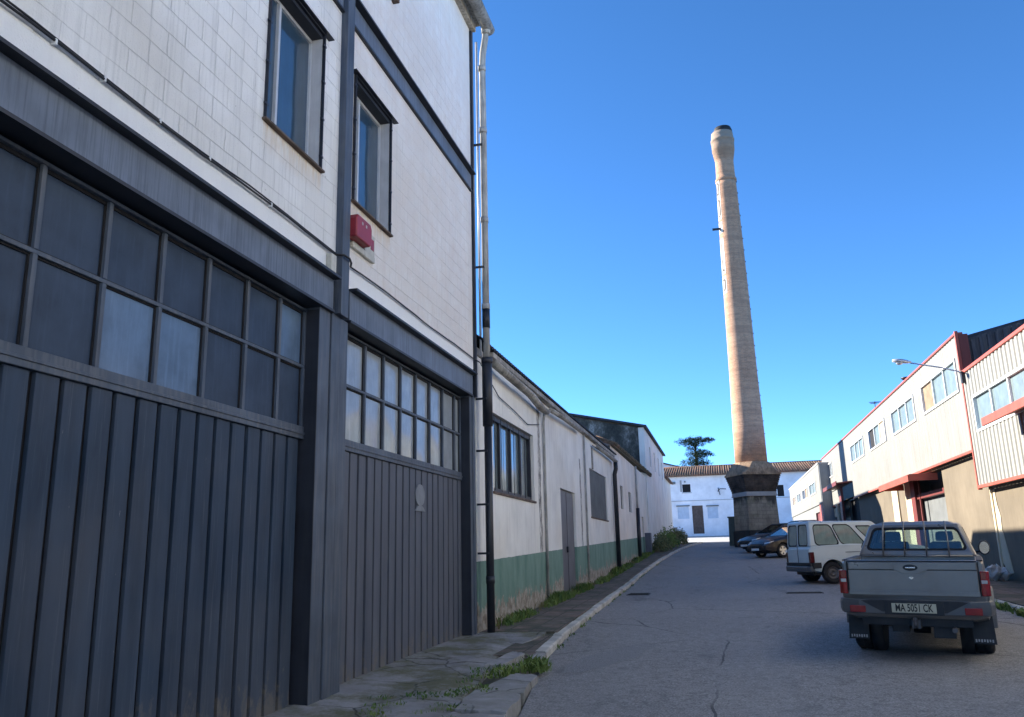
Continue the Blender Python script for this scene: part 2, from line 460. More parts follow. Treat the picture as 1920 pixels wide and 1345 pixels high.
def mat_brick_chimney():
    t = NT('chimney_brick')
    x = t.xyz()
    dx = t.math('SUBTRACT', x[0], 1.93); dy = t.math('SUBTRACT', x[1], 52.9)
    ang = t.math('ARCTAN2', dy, dx)
    cmb = t.N.new('ShaderNodeCombineXYZ'); t.L.new(ang, cmb.inputs[0]); t.L.new(x[2], cmb.inputs[1])
    b = t.N.new('ShaderNodeTexBrick'); t.L.new(cmb.outputs[0], b.inputs['Vector'])
    b.inputs['Scale'].default_value = 1; b.inputs['Brick Width'].default_value = .27; b.inputs['Row Height'].default_value = .085
    b.inputs['Mortar Size'].default_value = .010; b.inputs['Mortar Smooth'].default_value = .4; b.inputs['Bias'].default_value = 0
    b.inputs['Color1'].default_value = (.62, .32, .18, 1); b.inputs['Color2'].default_value = (.45, .235, .14, 1); b.inputs['Mortar'].default_value = (.60, .42, .31, 1)
    n = t.noise(.6, t.map((1, 1, .5)), 6, .65)
    col = t.mix(t.ramp(n, [(.4, 0), (.65, .5)]), b.outputs['Color'], (.62, .40, .27))
    cs = t.noise(1.0, t.map((.25, .25, 4.2)), 4, .7)
    col = t.mix(t.math('MULTIPLY', t.ramp(cs, [(.46, 0), (.60, 1)]), .38), col, (.27, .15, .105))
    dk = t.noise(1.3, t.map((2, 2, .25), (4, 4, 4)), 5, .7)
    col = t.mix(t.math('MULTIPLY', t.ramp(dk, [(.55, 0), (.75, 1)]), .4), col, (.17, .13, .10))
    n2 = t.noise(5, None, 6, .7)
    col = t.mix(t.math('MULTIPLY', t.ramp(n2, [(.5, 0), (.7, 1)]), .45), col, (.22, .14, .09))
    top = t.ramp(t.math('MULTIPLY', t.math('SUBTRACT', x[2], 26.0), .38), [(.0, 0), (.9, .75)])
    col = t.mix(top, col, (.30, .25, .2))
    t.bump(t.math('ADD', t.math('MULTIPLY', b.outputs['Fac'], -1), n2), .5, .01)
    return t.out(col, .9, 0, .2)

def mat_stone_pedestal():
    t = NT('weathered_stone')
    x = t.xyz()
    n = t.noise(1.6, None, 7, .7)
    col = t.mix(t.ramp(n, [(.35, 0), (.65, 1)]), (.23, .18, .135), (.40, .32, .23))
    br = t.N.new('ShaderNodeTexBrick')
    mp = t.map((1, 1, 1), rot=(math.pi/2, 0, 0)); t.L.new(mp, br.inputs['Vector'])
    br.inputs['Scale'].default_value = 1; br.inputs['Brick Width'].default_value = .5; br.inputs['Row Height'].default_value = .22; br.inputs['Mortar Size'].default_value = .012
    col = t.mix(t.math('MULTIPLY', br.outputs['Fac'], .5), col, (.11, .095, .08))
    # soot stains: under the cornice and streaming down in a wedge
    st = t.noise(1.3, t.map((1.6, 1.6, .45), (2, 2, 0)), 6, .7)
    hh = t.ramp(t.math('MULTIPLY', t.math('SUBTRACT', x[2], 3.4), .8), [(0, 0), (1, 1)])
    so = t.ramp(t.math('MULTIPLY', st, t.math('ADD', hh, .25)), [(.42, 0), (.58, 1)])
    col = t.mix(t.math('MULTIPLY', so, .85), col, (.025, .024, .026))
    mo = t.noise(2.1, None, 6, .7)
    col = t.mix(t.math('MULTIPLY', t.ramp(mo, [(.5, 0), (.65, 1)]), .35), col, (.15, .15, .08))
    t.bump(n, .6, .03); t.bump(t.noise(20, None, 4), .5, .01)
    return t.out(col, .92, 0, .15)

def mat_tiles(mossc=(.13, .12, .09), name='clay_roof_tiles', lo=.42):
    t = NT(name)
    n = t.noise(1.2, None, 6, .7)
    c = t.ramp(t.noise(9, t.map((1, .5, 1)), 4, .8), [(.3, (.10, .055, .04)), (.5, (.26, .14, .095)), (.68, (.36, .24, .17))])
    col = t.mix(t.ramp(n, [(lo, 0), (lo+.2, .85)]), c, mossc)
    t.bump(t.noise(9, t.map((1, .5, 1)), 4, .8), .8, .05)
    return t.out(col, .9, 0, .2)

def mat_mossy_gable():
    t = NT('mossy_gable')
    n = t.noise(.9, t.map((1.2, 1, .8)), 8, .75)
    col = t.ramp(n, [(.34, (.035, .037, .035)), (.47, (.07, .07, .06)), (.56, (.16, .15, .13)), (.64, (.38, .36, .33)), (.70, (.06, .06, .05))])
    t.bump(n, .4, .02)
    return t.out(col, .95, 0, .15)

def mat_foliage(name, c1, c2):
    t = NT(name)
    n = t.noise(2.2, None, 3)
    oi = t.N.new('ShaderNodeTexWhiteNoise'); oi.noise_dimensions = '3D'
    t.L.new(t.map((3, 3, 3)), oi.inputs[0])
    col = t.mix(t.ramp(n, [(.35, 0), (.65, 1)]), c1, c2)
    t.b.inputs['Subsurface Weight'].default_value = 0
    return t.out(col, .7, 0, .3)

M = {}
M['block'] = mat_wall_block()
M['paint'] = mat_door_paint()
M['steel'] = basic('painted_steel_post', (.060, .080, .112), .55, 0, .35, 2, 40, .2, .5, dirt=(.17, .17, .175))
M['beam'] = basic('streaked_beam_paint', (.135, .165, .215), .55, 0, .25, 2, 40, .2, .75, dirt=(.05, .06, .08), sx=16)
M['steel_dark'] = basic('dark_steel', (.018, .021, .03), .5, 0, .3, 3, 40, .1, .2, dirt=(.05, .05, .05))
M['pipe_black'] = basic('black_drainpipe', (.02, .023, .03), .45, 0, .3, 3, 40, .1, .3, dirt=(.06, .06, .06))
M['pipe_grey'] = basic('grey_fibre_cement', (.42, .41, .38), .85, 0, .35, 3, 40, .3, .8, dirt=(.10, .10, .09))
M['gutter'] = basic('weathered_gutter', (.38, .36, .32), .9, 0, .5, 2.2, 40, .4, .9, dirt=(.10, .09, .075))
M['fibre_dark'] = basic('dark_corrugated_roof', (.045, .05, .06), .8, 0, .4, 2, 40, .3, .5)
M['fibre_sheet'] = basic('weathered_fibre_sheet', (.07, .07, .075), .85, 0, .5, 1.5, 40, .3, .9, dirt=(.16, .15, .14))
M['alu'] = basic('aluminium_frame', (.55, .56, .57), .4, .2, .1, 5, 40, .05, .1)
M['whiteframe'] = basic('white_window_frame', (.72, .73, .72), .4, 0, .08, 5, 40, .05, .1)
M['reveal'] = basic('window_reveal', (.5, .5, .5), .8, 0, .15, 3, 40, .1, .2)
M['rust'] = basic('rusty_sill', (.13, .09, .065), .8, 0, .5, 6, 60, .3, .6)
M['frosted'] = mat_pane('frosted_door_pane', (.042, .062, .098), .35, .0, .1, fk=.12, spec=.04)
M['frosted_reflect'] = mat_pane('reflection_tint_pane', (.11, .17, .26), .2, .02, .1, fk=.2, spec=.06)  # paler base colour stands in for the reflection on a few panes
M['milky'] = mat_pane('milky_door_pane', (.27, .30, .32), .08, .0, .55, wscale=1.1, dist=.06, fk=.75)
M['glass_dark'] = mat_pane('upper_window_glass', (.03, .045, .06), .03, .10, .2)
M['glass_blue'] = mat_pane('blue_window_glass', (.02, .05, .08), .05, .08, .25)
M['glass_low'] = mat_pane('old_window_glass', (.13, .17, .17), .08, .05, .3, wscale=.7, dist=.03)
M['glass_right'] = mat_pane('curtained_glass', (.15, .20, .205), .15, .0, .1, fk=.35)
M['cardboard'] = basic('boarded_pane', (.26, .19, .12), .8, 0, .35, 3, 40, .2, .4)
M['cream_low'] = mat_render_wall('cream_render_green_plinth', (.80, .78, .72), (1.14, .0265), stain=.5)
M['cream_mid'] = mat_render_wall('cream_render', (.80, .74, .66), (1.14, .0265), stain=.35, warm=.5)
M['cream_far'] = mat_render_wall('pale_render', (.80, .76, .69), None, stain=.3, warm=.35)
M['white_far'] = mat_render_wall('white_limewash', (.86, .85, .87), None, stain=.1, warm=.08)
M['grey_render'] = mat_render_wall('grey_render', (.40, .38, .37), None, stain=.4, warm=.1)
M['asphalt'] = mat_asphalt()
M['paving'] = mat_paving()
M['apron'] = mat_concrete('broken_apron_concrete', (.30, .29, .28), .85)
M['kerbstone'] = mat_concrete('kerb_concrete', (.56, .53, .47), .35, False)
M['pale_ground'] = mat_concrete('pale_plaza', (.60, .58, .54), .05, False)
M['earth'] = mat_concrete('earth', (.13, .115, .08), .9, False)
M['pale_render'] = basic('bounce_wall_render', (.8, .8, .76), .9, 0, .06, 1, 30, .1, .1)  # bright white for the added, unseen bounce wall
def mat_clad2():
    t = NT('smooth_cream_cladding'); x = t.xyz(); c = (.245, .245, .225)
    col = t.mix(t.ramp(t.noise(.7, None, 4), [(.3, 0), (.7, 1)]), t.scol(c, .93), t.scol(c, 1.06))
    st = t.noise(2.4, t.map((5, 5, .22)), 6, .7)
    col = t.mix(t.math('MULTIPLY', t.ramp(st, [(.48, 0), (.72, 1)]), .55), col, (.17, .155, .12))
    def lines(per, w, src): return t.math('LESS_THAN', t.math('ABSOLUTE', t.math('SUBTRACT', t.math('FRACT', t.math('DIVIDE', src, per)), .5)), w)
    col = t.mix(t.math('MULTIPLY', lines(1.2, .018, x[1]), .5), col, (.10, .095, .08))
    col = t.mix(t.math('MULTIPLY', lines(.3, .09, x[1]), .16), col, (.12, .115, .10))
    wt = t.noise(.9, t.map((1, 1, 1), (5, 5, 5)), 5, .7)
    col = t.mix(t.math('MULTIPLY', t.ramp(wt, [(.52, 0), (.68, 1)]), .3), col, (.20, .18, .14))
    return t.out(col, .6, 0, .3)
M['clad2'] = mat_clad2()
M['clad'] = basic('cream_cladding', (.275, .275, .252), .6, 0, .08, .8, 30, .05, .3, dirt=(.42, .38, .30))
M['red'] = basic('red_trim', (.42, .085, .055), .5, 0, .2, 2, 40, .1, .3, dirt=(.25, .12, .09))
M['darkred'] = basic('dark_red_steel', (.17, .035, .03), .5, 0, .2, 2, 40, .1, .3)
M['tan'] = basic('tan_concrete_wall', (.165, .135, .095), .9, 0, .22, .9, 35, .3, .35, dirt=(.25, .20, .14), dist=.008)
M['tan_light'] = basic('pale_column', (.60, .51, .36), .85, 0, .18, 1.5, 35, .2, .3)
M['side_shade'] = basic('shaded_side_cladding', (.25, .27, .29), .8, 0, .2, 1, 35, .2, .3)  # grey puts the shade of the side face into the colour
M['shutter'] = basic('grey_shutter', (.16, .17, .17), .6, 0, .2, 2, 35, .1, .3)
M['black'] = basic('black_interior', (.012, .012, .014), .8, 0, .1, 2, 35, .05, 0)
M['brick'] = mat_brick_chimney()
M['stone'] = mat_stone_pedestal()
M['tar'] = basic('tarred_base', (.022, .021, .022), .7, 0, .5, 4, 30, .4, .4, dirt=(.07, .065, .06))
M['tiles'] = mat_tiles()
M['gable'] = mat_mossy_gable()
M['bark'] = basic('bark', (.10, .075, .055), .9, 0, .4, 6, 20, .6, .4)
M['needle'] = mat_foliage('cedar_foliage', (.035, .065, .035), (.075, .115, .05))
M['weed'] = mat_foliage('weed_leaves', (.06, .12, .03), (.17, .23, .055))
M['weed_dry'] = mat_foliage('dry_weeds', (.16, .13, .06), (.24, .20, .10))
M['shrub'] = mat_foliage('shrub_leaves', (.06, .085, .03), (.17, .165, .07))
M['wood_door'] = basic('brown_door', (.12, .085, .07), .7, 0, .3, 4, 40, .2, .5)
M['greydoor'] = basic('grey_metal_door', (.115, .12, .14), .5, 0, .25, 2, 40, .1, .4)
M['paleblue'] = basic('pale_blue_shutter', (.52, .60, .70), .6, 0, .1, 3, 40, .1, .2)
M['green_bin'] = basic('dull_green_metal', (.06, .075, .06), .5, 0, .3, 2, 40, .1, .4)
M['redbox'] = basic('red_plastic', (.30, .03, .038), .45, 0, .15, 5, 40, .05, .2)
M['creambox'] = basic('yellowed_plastic', (.52, .50, .42), .5, 0, .2, 8, 40, .05, .4)
M['cable'] = basic('black_cable', (.02, .02, .022), .6, 0, .2, 5, 40, .05, 0)
M['lampmetal'] = basic('lamp_housing', (.55, .57, .6), .35, .4, .1, 5, 40, .05, .1)
M['emblem'] = basic('grey_emblem_paint', (.20, .215, .235), .6, 0, .25, 6, 40, .1, .3)
M['iron'] = basic('cast_iron', (.04, .038, .036), .6, .4, .3, 12, 50, .4, 0)
M['white_marks'] = basic('white_paint_flakes', (.62, .58, .50), .8, 0, .2, 4, 30, .1, .4)
M['dark_marks'] = basic('dark_paint_marks', (.10, .08, .07), .8, 0, .3, 4, 30, .1, .3)
# vehicles
M['truckpaint'] = mat_carpaint('taupe_truck_paint', (.20, .183, .170), .26, .5, .45, (.17, .15, .13))
M['bumper'] = mat_carpaint('grey_bumper', (.09, .095, .10), .45, .3, .4, (.14, .13, .12))
M['vanpaint'] = mat_carpaint('pale_silver_paint', (.60, .64, .615), .35, .1, .12, (.42, .43, .40))
M['darkpaint'] = mat_carpaint('dark_purple_paint', (.012, .010, .013), .4, .0, .05, (.03, .03, .03))
M['blackpaint'] = mat_carpaint('black_car_paint', (.008, .008, .010), .35, .0, .1, (.03, .03, .03))
M['whitepaint'] = mat_carpaint('white_car_paint', (.62, .62, .62), .3, .0, .1)
M['plastic'] = basic('black_plastic', (.022, .023, .026), .6, 0, .3, 6, 60, .1, .2, dirt=(.06, .055, .05))
M['tyre'] = basic('tyre_rubber', (.018, .018, .02), .8, 0, .3, 6, 60, .2, .2, dirt=(.05, .045, .04))
M['rim'] = basic('alloy_rim', (.8, .8, .8), .3, .7, .15, 6, 60, .05, .2)
M['rim_steel'] = basic('steel_rim', (.13, .12, .12), .5, .4, .3, 6, 60, .1, .3)
M['carglass'] = mat_pane('car_glass', (.03, .036, .04), .02, .07, .12)
M['seat'] = basic('grey_seat_cloth', (.05, .052, .055), .9, 0, .3, 8, 60, .2, 0)
tg_ = NT('clear_tinted_glass')
tr_ = tg_.N.new('ShaderNodeBsdfTransparent'); tr_.inputs[0].default_value = (.84, .91, .88, 1)
gl_ = tg_.N.new('ShaderNodeBsdfGlossy'); gl_.inputs['Roughness'].default_value = .02
fr_ = tg_.N.new('ShaderNodeFresnel'); bf_ = tg_.N['Geometry'].outputs['Backfacing']
tg_.L.new(tg_.math('MULTIPLY_ADD', bf_, -.8333, 1.5), fr_.inputs['IOR'])
mx_ = tg_.N.new('ShaderNodeMixShader'); tg_.L.new(tg_.math('ADD', tg_.math('MULTIPLY', fr_.outputs[0], 1.3), .05, clamp=True), mx_.inputs[0]); tg_.L.new(tr_.outputs[0], mx_.inputs[1]); tg_.L.new(gl_.outputs[0], mx_.inputs[2]); tg_.L.new(mx_.outputs[0], tg_.N['Material Output'].inputs['Surface'])
M['clearglass'] = tg_.m
M['vanglass'] = mat_pane('green_tinted_glass', (.20, .265, .225), .04, .0, .12, fk=.8)
M['lamp_red'] = basic('red_lens', (.26, .018, .018), .15, 0, .2, 20, 80, .1, 0, .6)
M['lamp_dark'] = basic('dark_red_lens', (.09, .008, .01), .15, 0, .2, 20, 80, .1, 0, .6)
M['lamp_orange'] = basic('orange_lens', (.24, .045, .03), .15, 0, .2, 20, 80, .1, 0, .6)
M['lamp_clear'] = basic('clear_lens', (.5, .5, .5), .1, .3, .2, 20, 80, .1, 0, .6)
M['plate'] = basic('yellowed_number_plate', (.50, .46, .33), .5, 0, .15, 12, 60, .05, .2)
M['ink'] = basic('black_ink', (.012, .012, .012), .6, 0, 0, 5, 40, 0, 0)
M['chrome'] = basic('bright_metal', (.75, .75, .75), .15, .9, .05, 5, 40, 0, 0)
M['mirror'] = mat_pane('mirror_glass', (.3, .32, .33), .03, .5, .02)
M['plastic_bag'] = basic('pale_plastic_sheet', (.5, .5, .48), .4, 0, .3, 6, 30, .4, .2)

# ------------------------------------------------------------ setting
def strip(name, mat, ys, xl, xr, dz, nx=1, thick=0.0):
    mb = MB()
    rows = []
    for y in ys:
        a, b = xl(y), xr(y)
        rows.append([(a+(b-a)*k/nx, y, gz(y)+(dz(y) if callable(dz) else dz)) for k in range(nx+1)])
    for r1, r2 in zip(rows, rows[1:]):
        for k in range(nx):
            mb.quad(r1[k], r1[k+1], r2[k+1], r2[k])
    if thick:
        for r1, r2 in zip(rows, rows[1:]):
            for k in (0, nx):
                a, b = r1[k], r2[k]
                mb.quad(a, b, (b[0], b[1], b[2]-thick), (a[0], a[1], a[2]-thick))
        for r_ in (rows[0], rows[-1]):
            for k in range(nx):
                a, b = r_[k], r_[k+1]
                mb.quad(a, b, (b[0], b[1], b[2]-thick), (a[0], a[1], a[2]-thick))
    o = mb.build(name, mat)
    return struct(o)

YS = [-40, -20, -10]+[i*2.0 for i in range(0, 36)]+[75, 80, 90, 97, 110, 130]
strip('ground', M['earth'], [-400, -40]+YS[1:]+[400, 3000], lambda y: -1500, lambda y: 1500, -.04)
RY = [-20, -10, 0]+[2+i for i in range(0, 69)]
strip('road', M['asphalt'], RY, kx, lambda y: 5.1, 0.0)
strip('plaza', M['pale_ground'], [70, 75, 80, 90, 97, 104], lambda y: -14, lambda y: 14, .012)

def pave_top(y):
    return .12
# left pavement: tiled from y 13.6 on, concrete apron before
strip('pavement', M['paving'], [13.7]+[14+i for i in range(0, 50)], lambda y: -4.05, lambda y: kx(y)-.13, .12, 1, .14)
# right pavement
strip('pavement_right', M['paving'], [-20, -10, 0]+[2+i*2 for i in range(0, 46)], lambda y: 5.24, lambda y: 7.3, .12, 1, .14)

# kerbs: each stone is a step of its own inside one continuous kerb, worn top edge
def kerb(name, xf, y0, y1, w, side, skip=()):
    mb = MB(); y = y0
    rnd = random.Random(5)
    while y < y1:
        L = .9+rnd.random()*.12
        ye = min(y+L, y1)
        if not any(a < y+.4 < b for a, b in skip):
            j = (rnd.random()-.5)*.02; h = .085+rnd.random()*.02
            n = 4
            for i in range(n):
                ya = y+.012+(ye-y-.024)*i/n; yb = y+.012+(ye-y-.024)*(i+1)/n
                jj = [(rnd.random()-.5)*.006 for _ in range(2)]
                xa, xb = xf(ya)+j, xf(yb)+j
                c = .022
                sa, sb = side*w, side*w
                pa = [(xa, ya, gz(ya)-.1), (xa, ya, gz(ya)+h-c+jj[0]), (xa+side*c, ya, gz(ya)+h), (xa+sa, ya, gz(ya)+h+.004), (xa+sa, ya, gz(ya)-.1)]
                pb = [(xb, yb, gz(yb)-.1), (xb, yb, gz(yb)+h-c+jj[1]), (xb+side*c, yb, gz(yb)+h), (xb+sb, yb, gz(yb)+h+.004), (xb+sb, yb, gz(yb)-.1)]
                mb.add(pa+pb, [(k, (k+1) % 5, 5+(k+1) % 5, 5+k) for k in range(5)]+([(4, 3, 2, 1, 0)] if i == 0 else [])+([(5, 6, 7, 8, 9)] if i == n-1 else []))
        y = ye
    return struct(mb.build(name, M['kerbstone']))
kerb('kerb', lambda y: kx(y), 11.55, 65, .15, -1)
kerb('kerb_right', lambda y: 5.1, -20, 90, .15, 1)

# apron in front of the garage doors: broken concrete, with the kerb slabs sunk and askew
def blob(mb, pts, z0, z1f, rnd, jit=.03, sub=3):
    """slab with a ragged outline; pts = outline (x, y)"""
    out = []
    for (a, b) in zip(pts, pts[1:]+pts[:1]):
        for k in range(sub):
            t = k/sub
            out.append((a[0]+(b[0]-a[0])*t+(rnd.random()-.5)*jit, a[1]+(b[1]-a[1])*t+(rnd.random()-.5)*jit*2))
    n = len(out)
    top = [(x, y, z1f(x, y)) for x, y in out]
    bot = [(x, y, z0(x, y)) for x, y in out]
    mb.add(top+bot, [tuple(range(n)), tuple(range(2*n-1, n-1, -1))]+[(i, n+i, n+(i+1) % n, (i+1) % n) for i in range(n)])
rnd = random.Random(11)
mb = MB()
blob(mb, [(-4.3, -2), (-2.3, -2), (-2.25, 4), (-2.52, 7.3), (-2.7, 8.6), (-2.86, 9.8), (-3.05, 11.0), (-3.05, 12.1), (-2.9, 13.0), (-2.9, 13.7), (-4.3, 13.72)], lambda x, y: gz(y)-.15, lambda x, y: gz(y)+.115-(x+4.0)*.05*(1 if y < 13 else 0)-.13*min(1, max(0, (9.0-y)/.9))*min(1, max(0, (-x-2.6)/.8)), rnd, .05, 4)
struct(mb.build('apron', M['apron']))
mb = MB()
for pts, h in (([(-2.6, 6.5), (-2.03, 6.5), (-2.0, 7.55), (-2.52, 7.6)], .085), ([(-2.52, 7.68), (-2.0, 7.62), (-2.06, 8.5), (-2.6, 8.62)], .10),
               ([(-2.62, 8.7), (-2.08, 8.58), (-2.2, 9.75), (-2.5, 9.85)], .075), ([(-2.6, 3), (-1.8, 3), (-2.0, 6.42), (-2.58, 6.42)], .09),
               ([(-3.0, 10.35), (-2.78, 10.3), (-2.72, 11.3), (-2.93, 11.5)], .10), ([(-2.62, 10.95), (-2.42, 10.9), (-2.44, 11.4), (-2.6, 11.42)], .09)):
    blob(mb, pts, lambda x, y: gz(y)-.1, lambda x, y, h=h: gz(y)+h+rnd.random()*.012, rnd, .05, 4)
M['slab_concrete'] = mat_concrete('cracked_kerb_slab', (.33, .32, .31), .35)
struct(mb.build('kerb_slabs', M['slab_concrete'], bevel=.008))
strip('pavement_edge', M['paving'], [11.3, 12, 13, 13.7], lambda y: -3.15, lambda y: kx(y)-.14, .085, 1, .1)

# patch, stains and manhole covers in the road
def disc(name, cx, cy, rx, ry, dz, mat, n=28, jit=0.0):
    mb = MB(); rr_ = random.Random(3)
    p = []
    for k in range(n):
        a = 2*math.pi*k/n; q = 1+(rr_.random()-.5)*jit
        x, y = cx+rx*q*math.cos(a), cy+ry*q*math.sin(a)
        p.append((x, y, gz(y)+dz))
    c = (cx, cy, gz(cy)+dz)
    mb.add(p+[c], [(k, (k+1) % n, n) for k in range(n)])
    return mb.build(name, mat)
t_ = NT('old_asphalt_patch')
t_.bump(t_.noise(70, None, 3, .8), .8, .008)
M['patch'] = t_.out(t_.mix(t_.ramp(t_.noise(70, None, 3, .8), [(.4, 0), (.64, 1)]), (.125, .122, .122), (.34, .33, .32)), .85, 0, .35)
mb = MB(); pr = random.Random(2)
pp = []
for k in range(30):
    a = 2*math.pi*k/30; q = 1+(pr.random()-.5)*.22
    lx, ly = .32*q*math.cos(a), 1.5*q*math.sin(a)
    x = -1.62+lx*.93+ly*.26; y = 11.75-lx*.26+ly*.93
    pp.append((x, y, gz(y)+.005))
mb.add(pp+[(-1.62, 11.75, gz(11.75)+.005)], [(k, (k+1) % 30, 30) for k in range(30)])
struct(mb.build('road_patch', M['patch']))
def manhole(x, y, rx, ry, label):
    mb = MB()
    mb.box(x-rx, x+rx, y-ry, y+ry, gz(y)-.05, gz(y)+.008)
    for k in range(7):
        yy = y-ry+.04+(2*ry-.08)*k/6
        mb.box(x-rx+.04, x+rx-.04, yy-.012, yy+.012, gz(y)+.008, gz(y)+.016)
    tag(mb.build('drain_cover', M['iron']), label, 'drain cover', 'iron covers set into the road')
manhole(-2.35, 23.2, .30, .38, 'small dark iron drain cover in the road beside the left kerb')
manhole(1.85, 23.0, .45, .22, 'long flat iron cover in the asphalt in front of the silver van')

# ------------------------------------------------------------ left: garage building
XW = -4.0
g = thing('garage_building', 'tall white painted blockwork building with two big slate blue garage doors', 'building', (-4, 8, 0))
T = lambda u, v, d: (XW-.32*d, u, v)
mb = MB()
mb.slab(1.2, 13.42, 4.62, 11.42, [(6.45, 7.60, 5.75, 7.42), (8.44, 9.58, 5.75, 7.42)], T)
mb.slab(1.2, 2.2, -.6, 4.62, [], T)
mb.box(-16, -4.32, 13.2, 13.42, -.6, 11.42)
mb.box(-16, -15.7, 1.5, 13.2, -.6, 11.42); mb.box(-16, -4.32, 1.2, 1.5, -.6, 11.42)  # near end cut short out of view to let sun reach the bounce wall
mb.build('wall', M['block'], g)
mb = MB(); mb.box(-16.2, -3.9, 1.1, 13.55, 11.42, 11.58); mb.box(-16.2, -3.72, 1.1, 13.62, 11.58, 11.66)
mb.build('roof', M['gutter'], g, .01)
mb = MB(); mb.box(-15.7, -4.45, 2.2, 13.2, 4.5, 4.6); mb.box(-7, -6.9, 1.5, 13.2, 0, 11.4)
mb.build('interior_partition', M['black'], g)

def ibeam(z0, z1, y0, y1, name='steel_beam'):
    mb = MB()
    mb.box(-4.34, -3.975, y0, y1, z0+.02, z1-.03)
    o = mb.build(name, M['beam'], g, .004)
    mb = MB(); mb.box(-4.34, -3.885, y0, y1, z1-.028, z1); mb.build('top_flange', M['steel_dark'], o)  # dark colour puts the shadow gap above the beam into the flange
    mb = MB(); mb.box(-4.36, -3.955, y0, y1, z0-.01, z0+.018); mb.build('bottom_flange', M['steel_dark'], o)  # underside shade put into the dark colour
    return o
ibeam(4.23, 4.625, 2.2, 7.985)
ibeam(4.23, 4.625, 8.40, 13.30)
ibeam(8.03, 8.37, 8.285, 13.36)
ibeam(8.03, 8.37, 1.2, 8.045)
# underside strip (door head) behind the beams; dark colour stands in for its shade
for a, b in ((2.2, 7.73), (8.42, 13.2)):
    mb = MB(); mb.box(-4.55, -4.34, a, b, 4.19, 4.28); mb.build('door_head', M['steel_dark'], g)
# central post
mb = MB()
mb.box(-4.5, -4.0, 7.73, 7.975, -.3, 4.225); mb.box(-4.4, -4.035, 7.975, 8.0, -.3, 4.225)
mb.box(-4.5, -3.99, 8.0, 8.19, -.3, 4.225); mb.box(-4.4, -4.04, 8.19, 8.205, -.3, 4.225)
mb.box(-4.5, -4.0, 8.205, 8.42, -.3, 4.225)
mb.build('door_post', M['steel'], g, .006)
mb = MB(); mb.box(-4.2, -3.93, 8.055, 8.275, 4.228, 11.40); mb.box(-4.2, -3.915, 8.055, 8.08, 4.228, 11.40)
mb.build('upper_post', M['steel'], g, .004)
mb = MB(); mb.box(-4.5, -4.0, 13.17, 13.30, -.3, 4.228); mb.box(-4.5, -3.985, 13.305, 13.42, -.3, 4.24)
mb.build('door_post', M['steel'], g, .006)
mb = MB(); mb.box(-4.5, -4.0, 2.0, 2.2, -.3, 4.62)
mb.build('door_post', M['steel'], g, .006)
mb = MB(); mb.box(-4.25, -3.95, 13.42, 13.50, 4.24, 11.38); mb.box(-4.25, -3.93, 13.30, 13.42, 4.63, 4.70)
mb.build('corner_post', M['steel_dark'], g, .004)
mb = MB(); mb.tube([(-3.90, 13.56, 11.2), (-3.90, 13.56, 5.0)], .022, 8)
mb.build('conduit', M['lampmetal'], g)

def garage_door(y0, y1, yw, zb, plank, mat_of, cols, zr=(2.80, 2.93), zmid=3.565, ztop=4.17):
    XD = -4.165
    mb = MB()
    # boards
    y = y0+.02
    rnd = random.Random(int(y0*10))
    while y < y1-.05:
        e = min(y+plank-.050, y1-.01)
        j = (rnd.random()-.5)*.006
        mb.box(XD-.034, XD+.0+j, y, e, zb, zr[0]-.004)
        y += plank
    d = mb.build('garage_door', M['paint'], g, .004)
    mb = MB(); mb.box(XD-.1, -4.003, y1-.008, y1-.002, zb, 4.19); mb.build('jamb_shade_strip', M['steel_dark'], d)  # dark strip stands in for shade on the post reveal
    mb = MB(); mb.box(XD-.12, XD-.036, y0, y1, zb, 4.2); mb.build('backing', M['black'], d)
    mb = MB()
    mb.box(XD-.05, XD+.025, y0, y1, zr[0], zr[1]); mb.box(XD-.05, XD+.035, y0, y1, zr[0]+.045, zr[0]+.07)
    mb.box(XD-.05, XD+.02, y0, y1, ztop, 4.195)
    for c in cols:
        mb.box(XD-.04, XD+.012, c-.02, c+.02, zr[1]+.001, zmid-.017); mb.box(XD-.04, XD+.012, c-.02, c+.02, zmid+.017, ztop-.001)
    mb.box(XD-.04, XD+.008, cols[0]-.02, cols[-1]+.02, zmid-.016, zmid+.016)
    mb.build('glazing_bars', M['steel'], d, .004)
    mb = MB()
    for c in cols:
        mb.box(XD-.05, XD-.014, c-.034, c+.034, zr[1]+.001, ztop-.001)
    for c, e in zip(cols, cols[1:]): mb.box(XD-.05, XD-.014, c+.034, e-.034, zmid-.03, zmid+.03); mb.box(XD-.05, XD-.014, c+.034, e-.034, ztop-.03, ztop-.002)
    mb.build('bar_shade_strips', M['black'], d)  # black edge strips stand in for shadow along the glazing bars
    for i, (a, b) in enumerate(zip(cols, cols[1:])):
        for r_, (c, e) in enumerate(((zr[1], zmid-.016), (zmid+.016, ztop))):
            mb = MB()
            # slightly bowed sheet
            n = 6
            fr = []; bk = []
            for ii in range(n+1):
                for jj in range(n+1):
                    yy = a+.02+(b-a-.04)*ii/n; zz = c+(e-c)*jj/n
                    bow = .006*math.sin(math.pi*ii/n)*math.sin(math.pi*jj/n)*math.sin(i*2.1+r_*1.3+1)
                    fr.append((XD-.028+bow, yy, zz)); bk.append((XD-.034+bow, yy, zz))
            N = (n+1)*(n+1)
            F = []
            for ii in range(n):
                for jj in range(n):
                    k = ii*(n+1)+jj
                    F.append((k, k+n+1, k+n+2, k+1)); F.append((N+k, N+k+1, N+k+n+2, N+k+n+1))
            mb.add(fr+bk, F, True)
            mb.build('pane', mat_of(i, r_), d, weld=False)
    return d
cl = [2.28, 2.9, 3.515, 4.13, 4.755, 5.375, 5.99, 6.605, 7.20, 7.71]
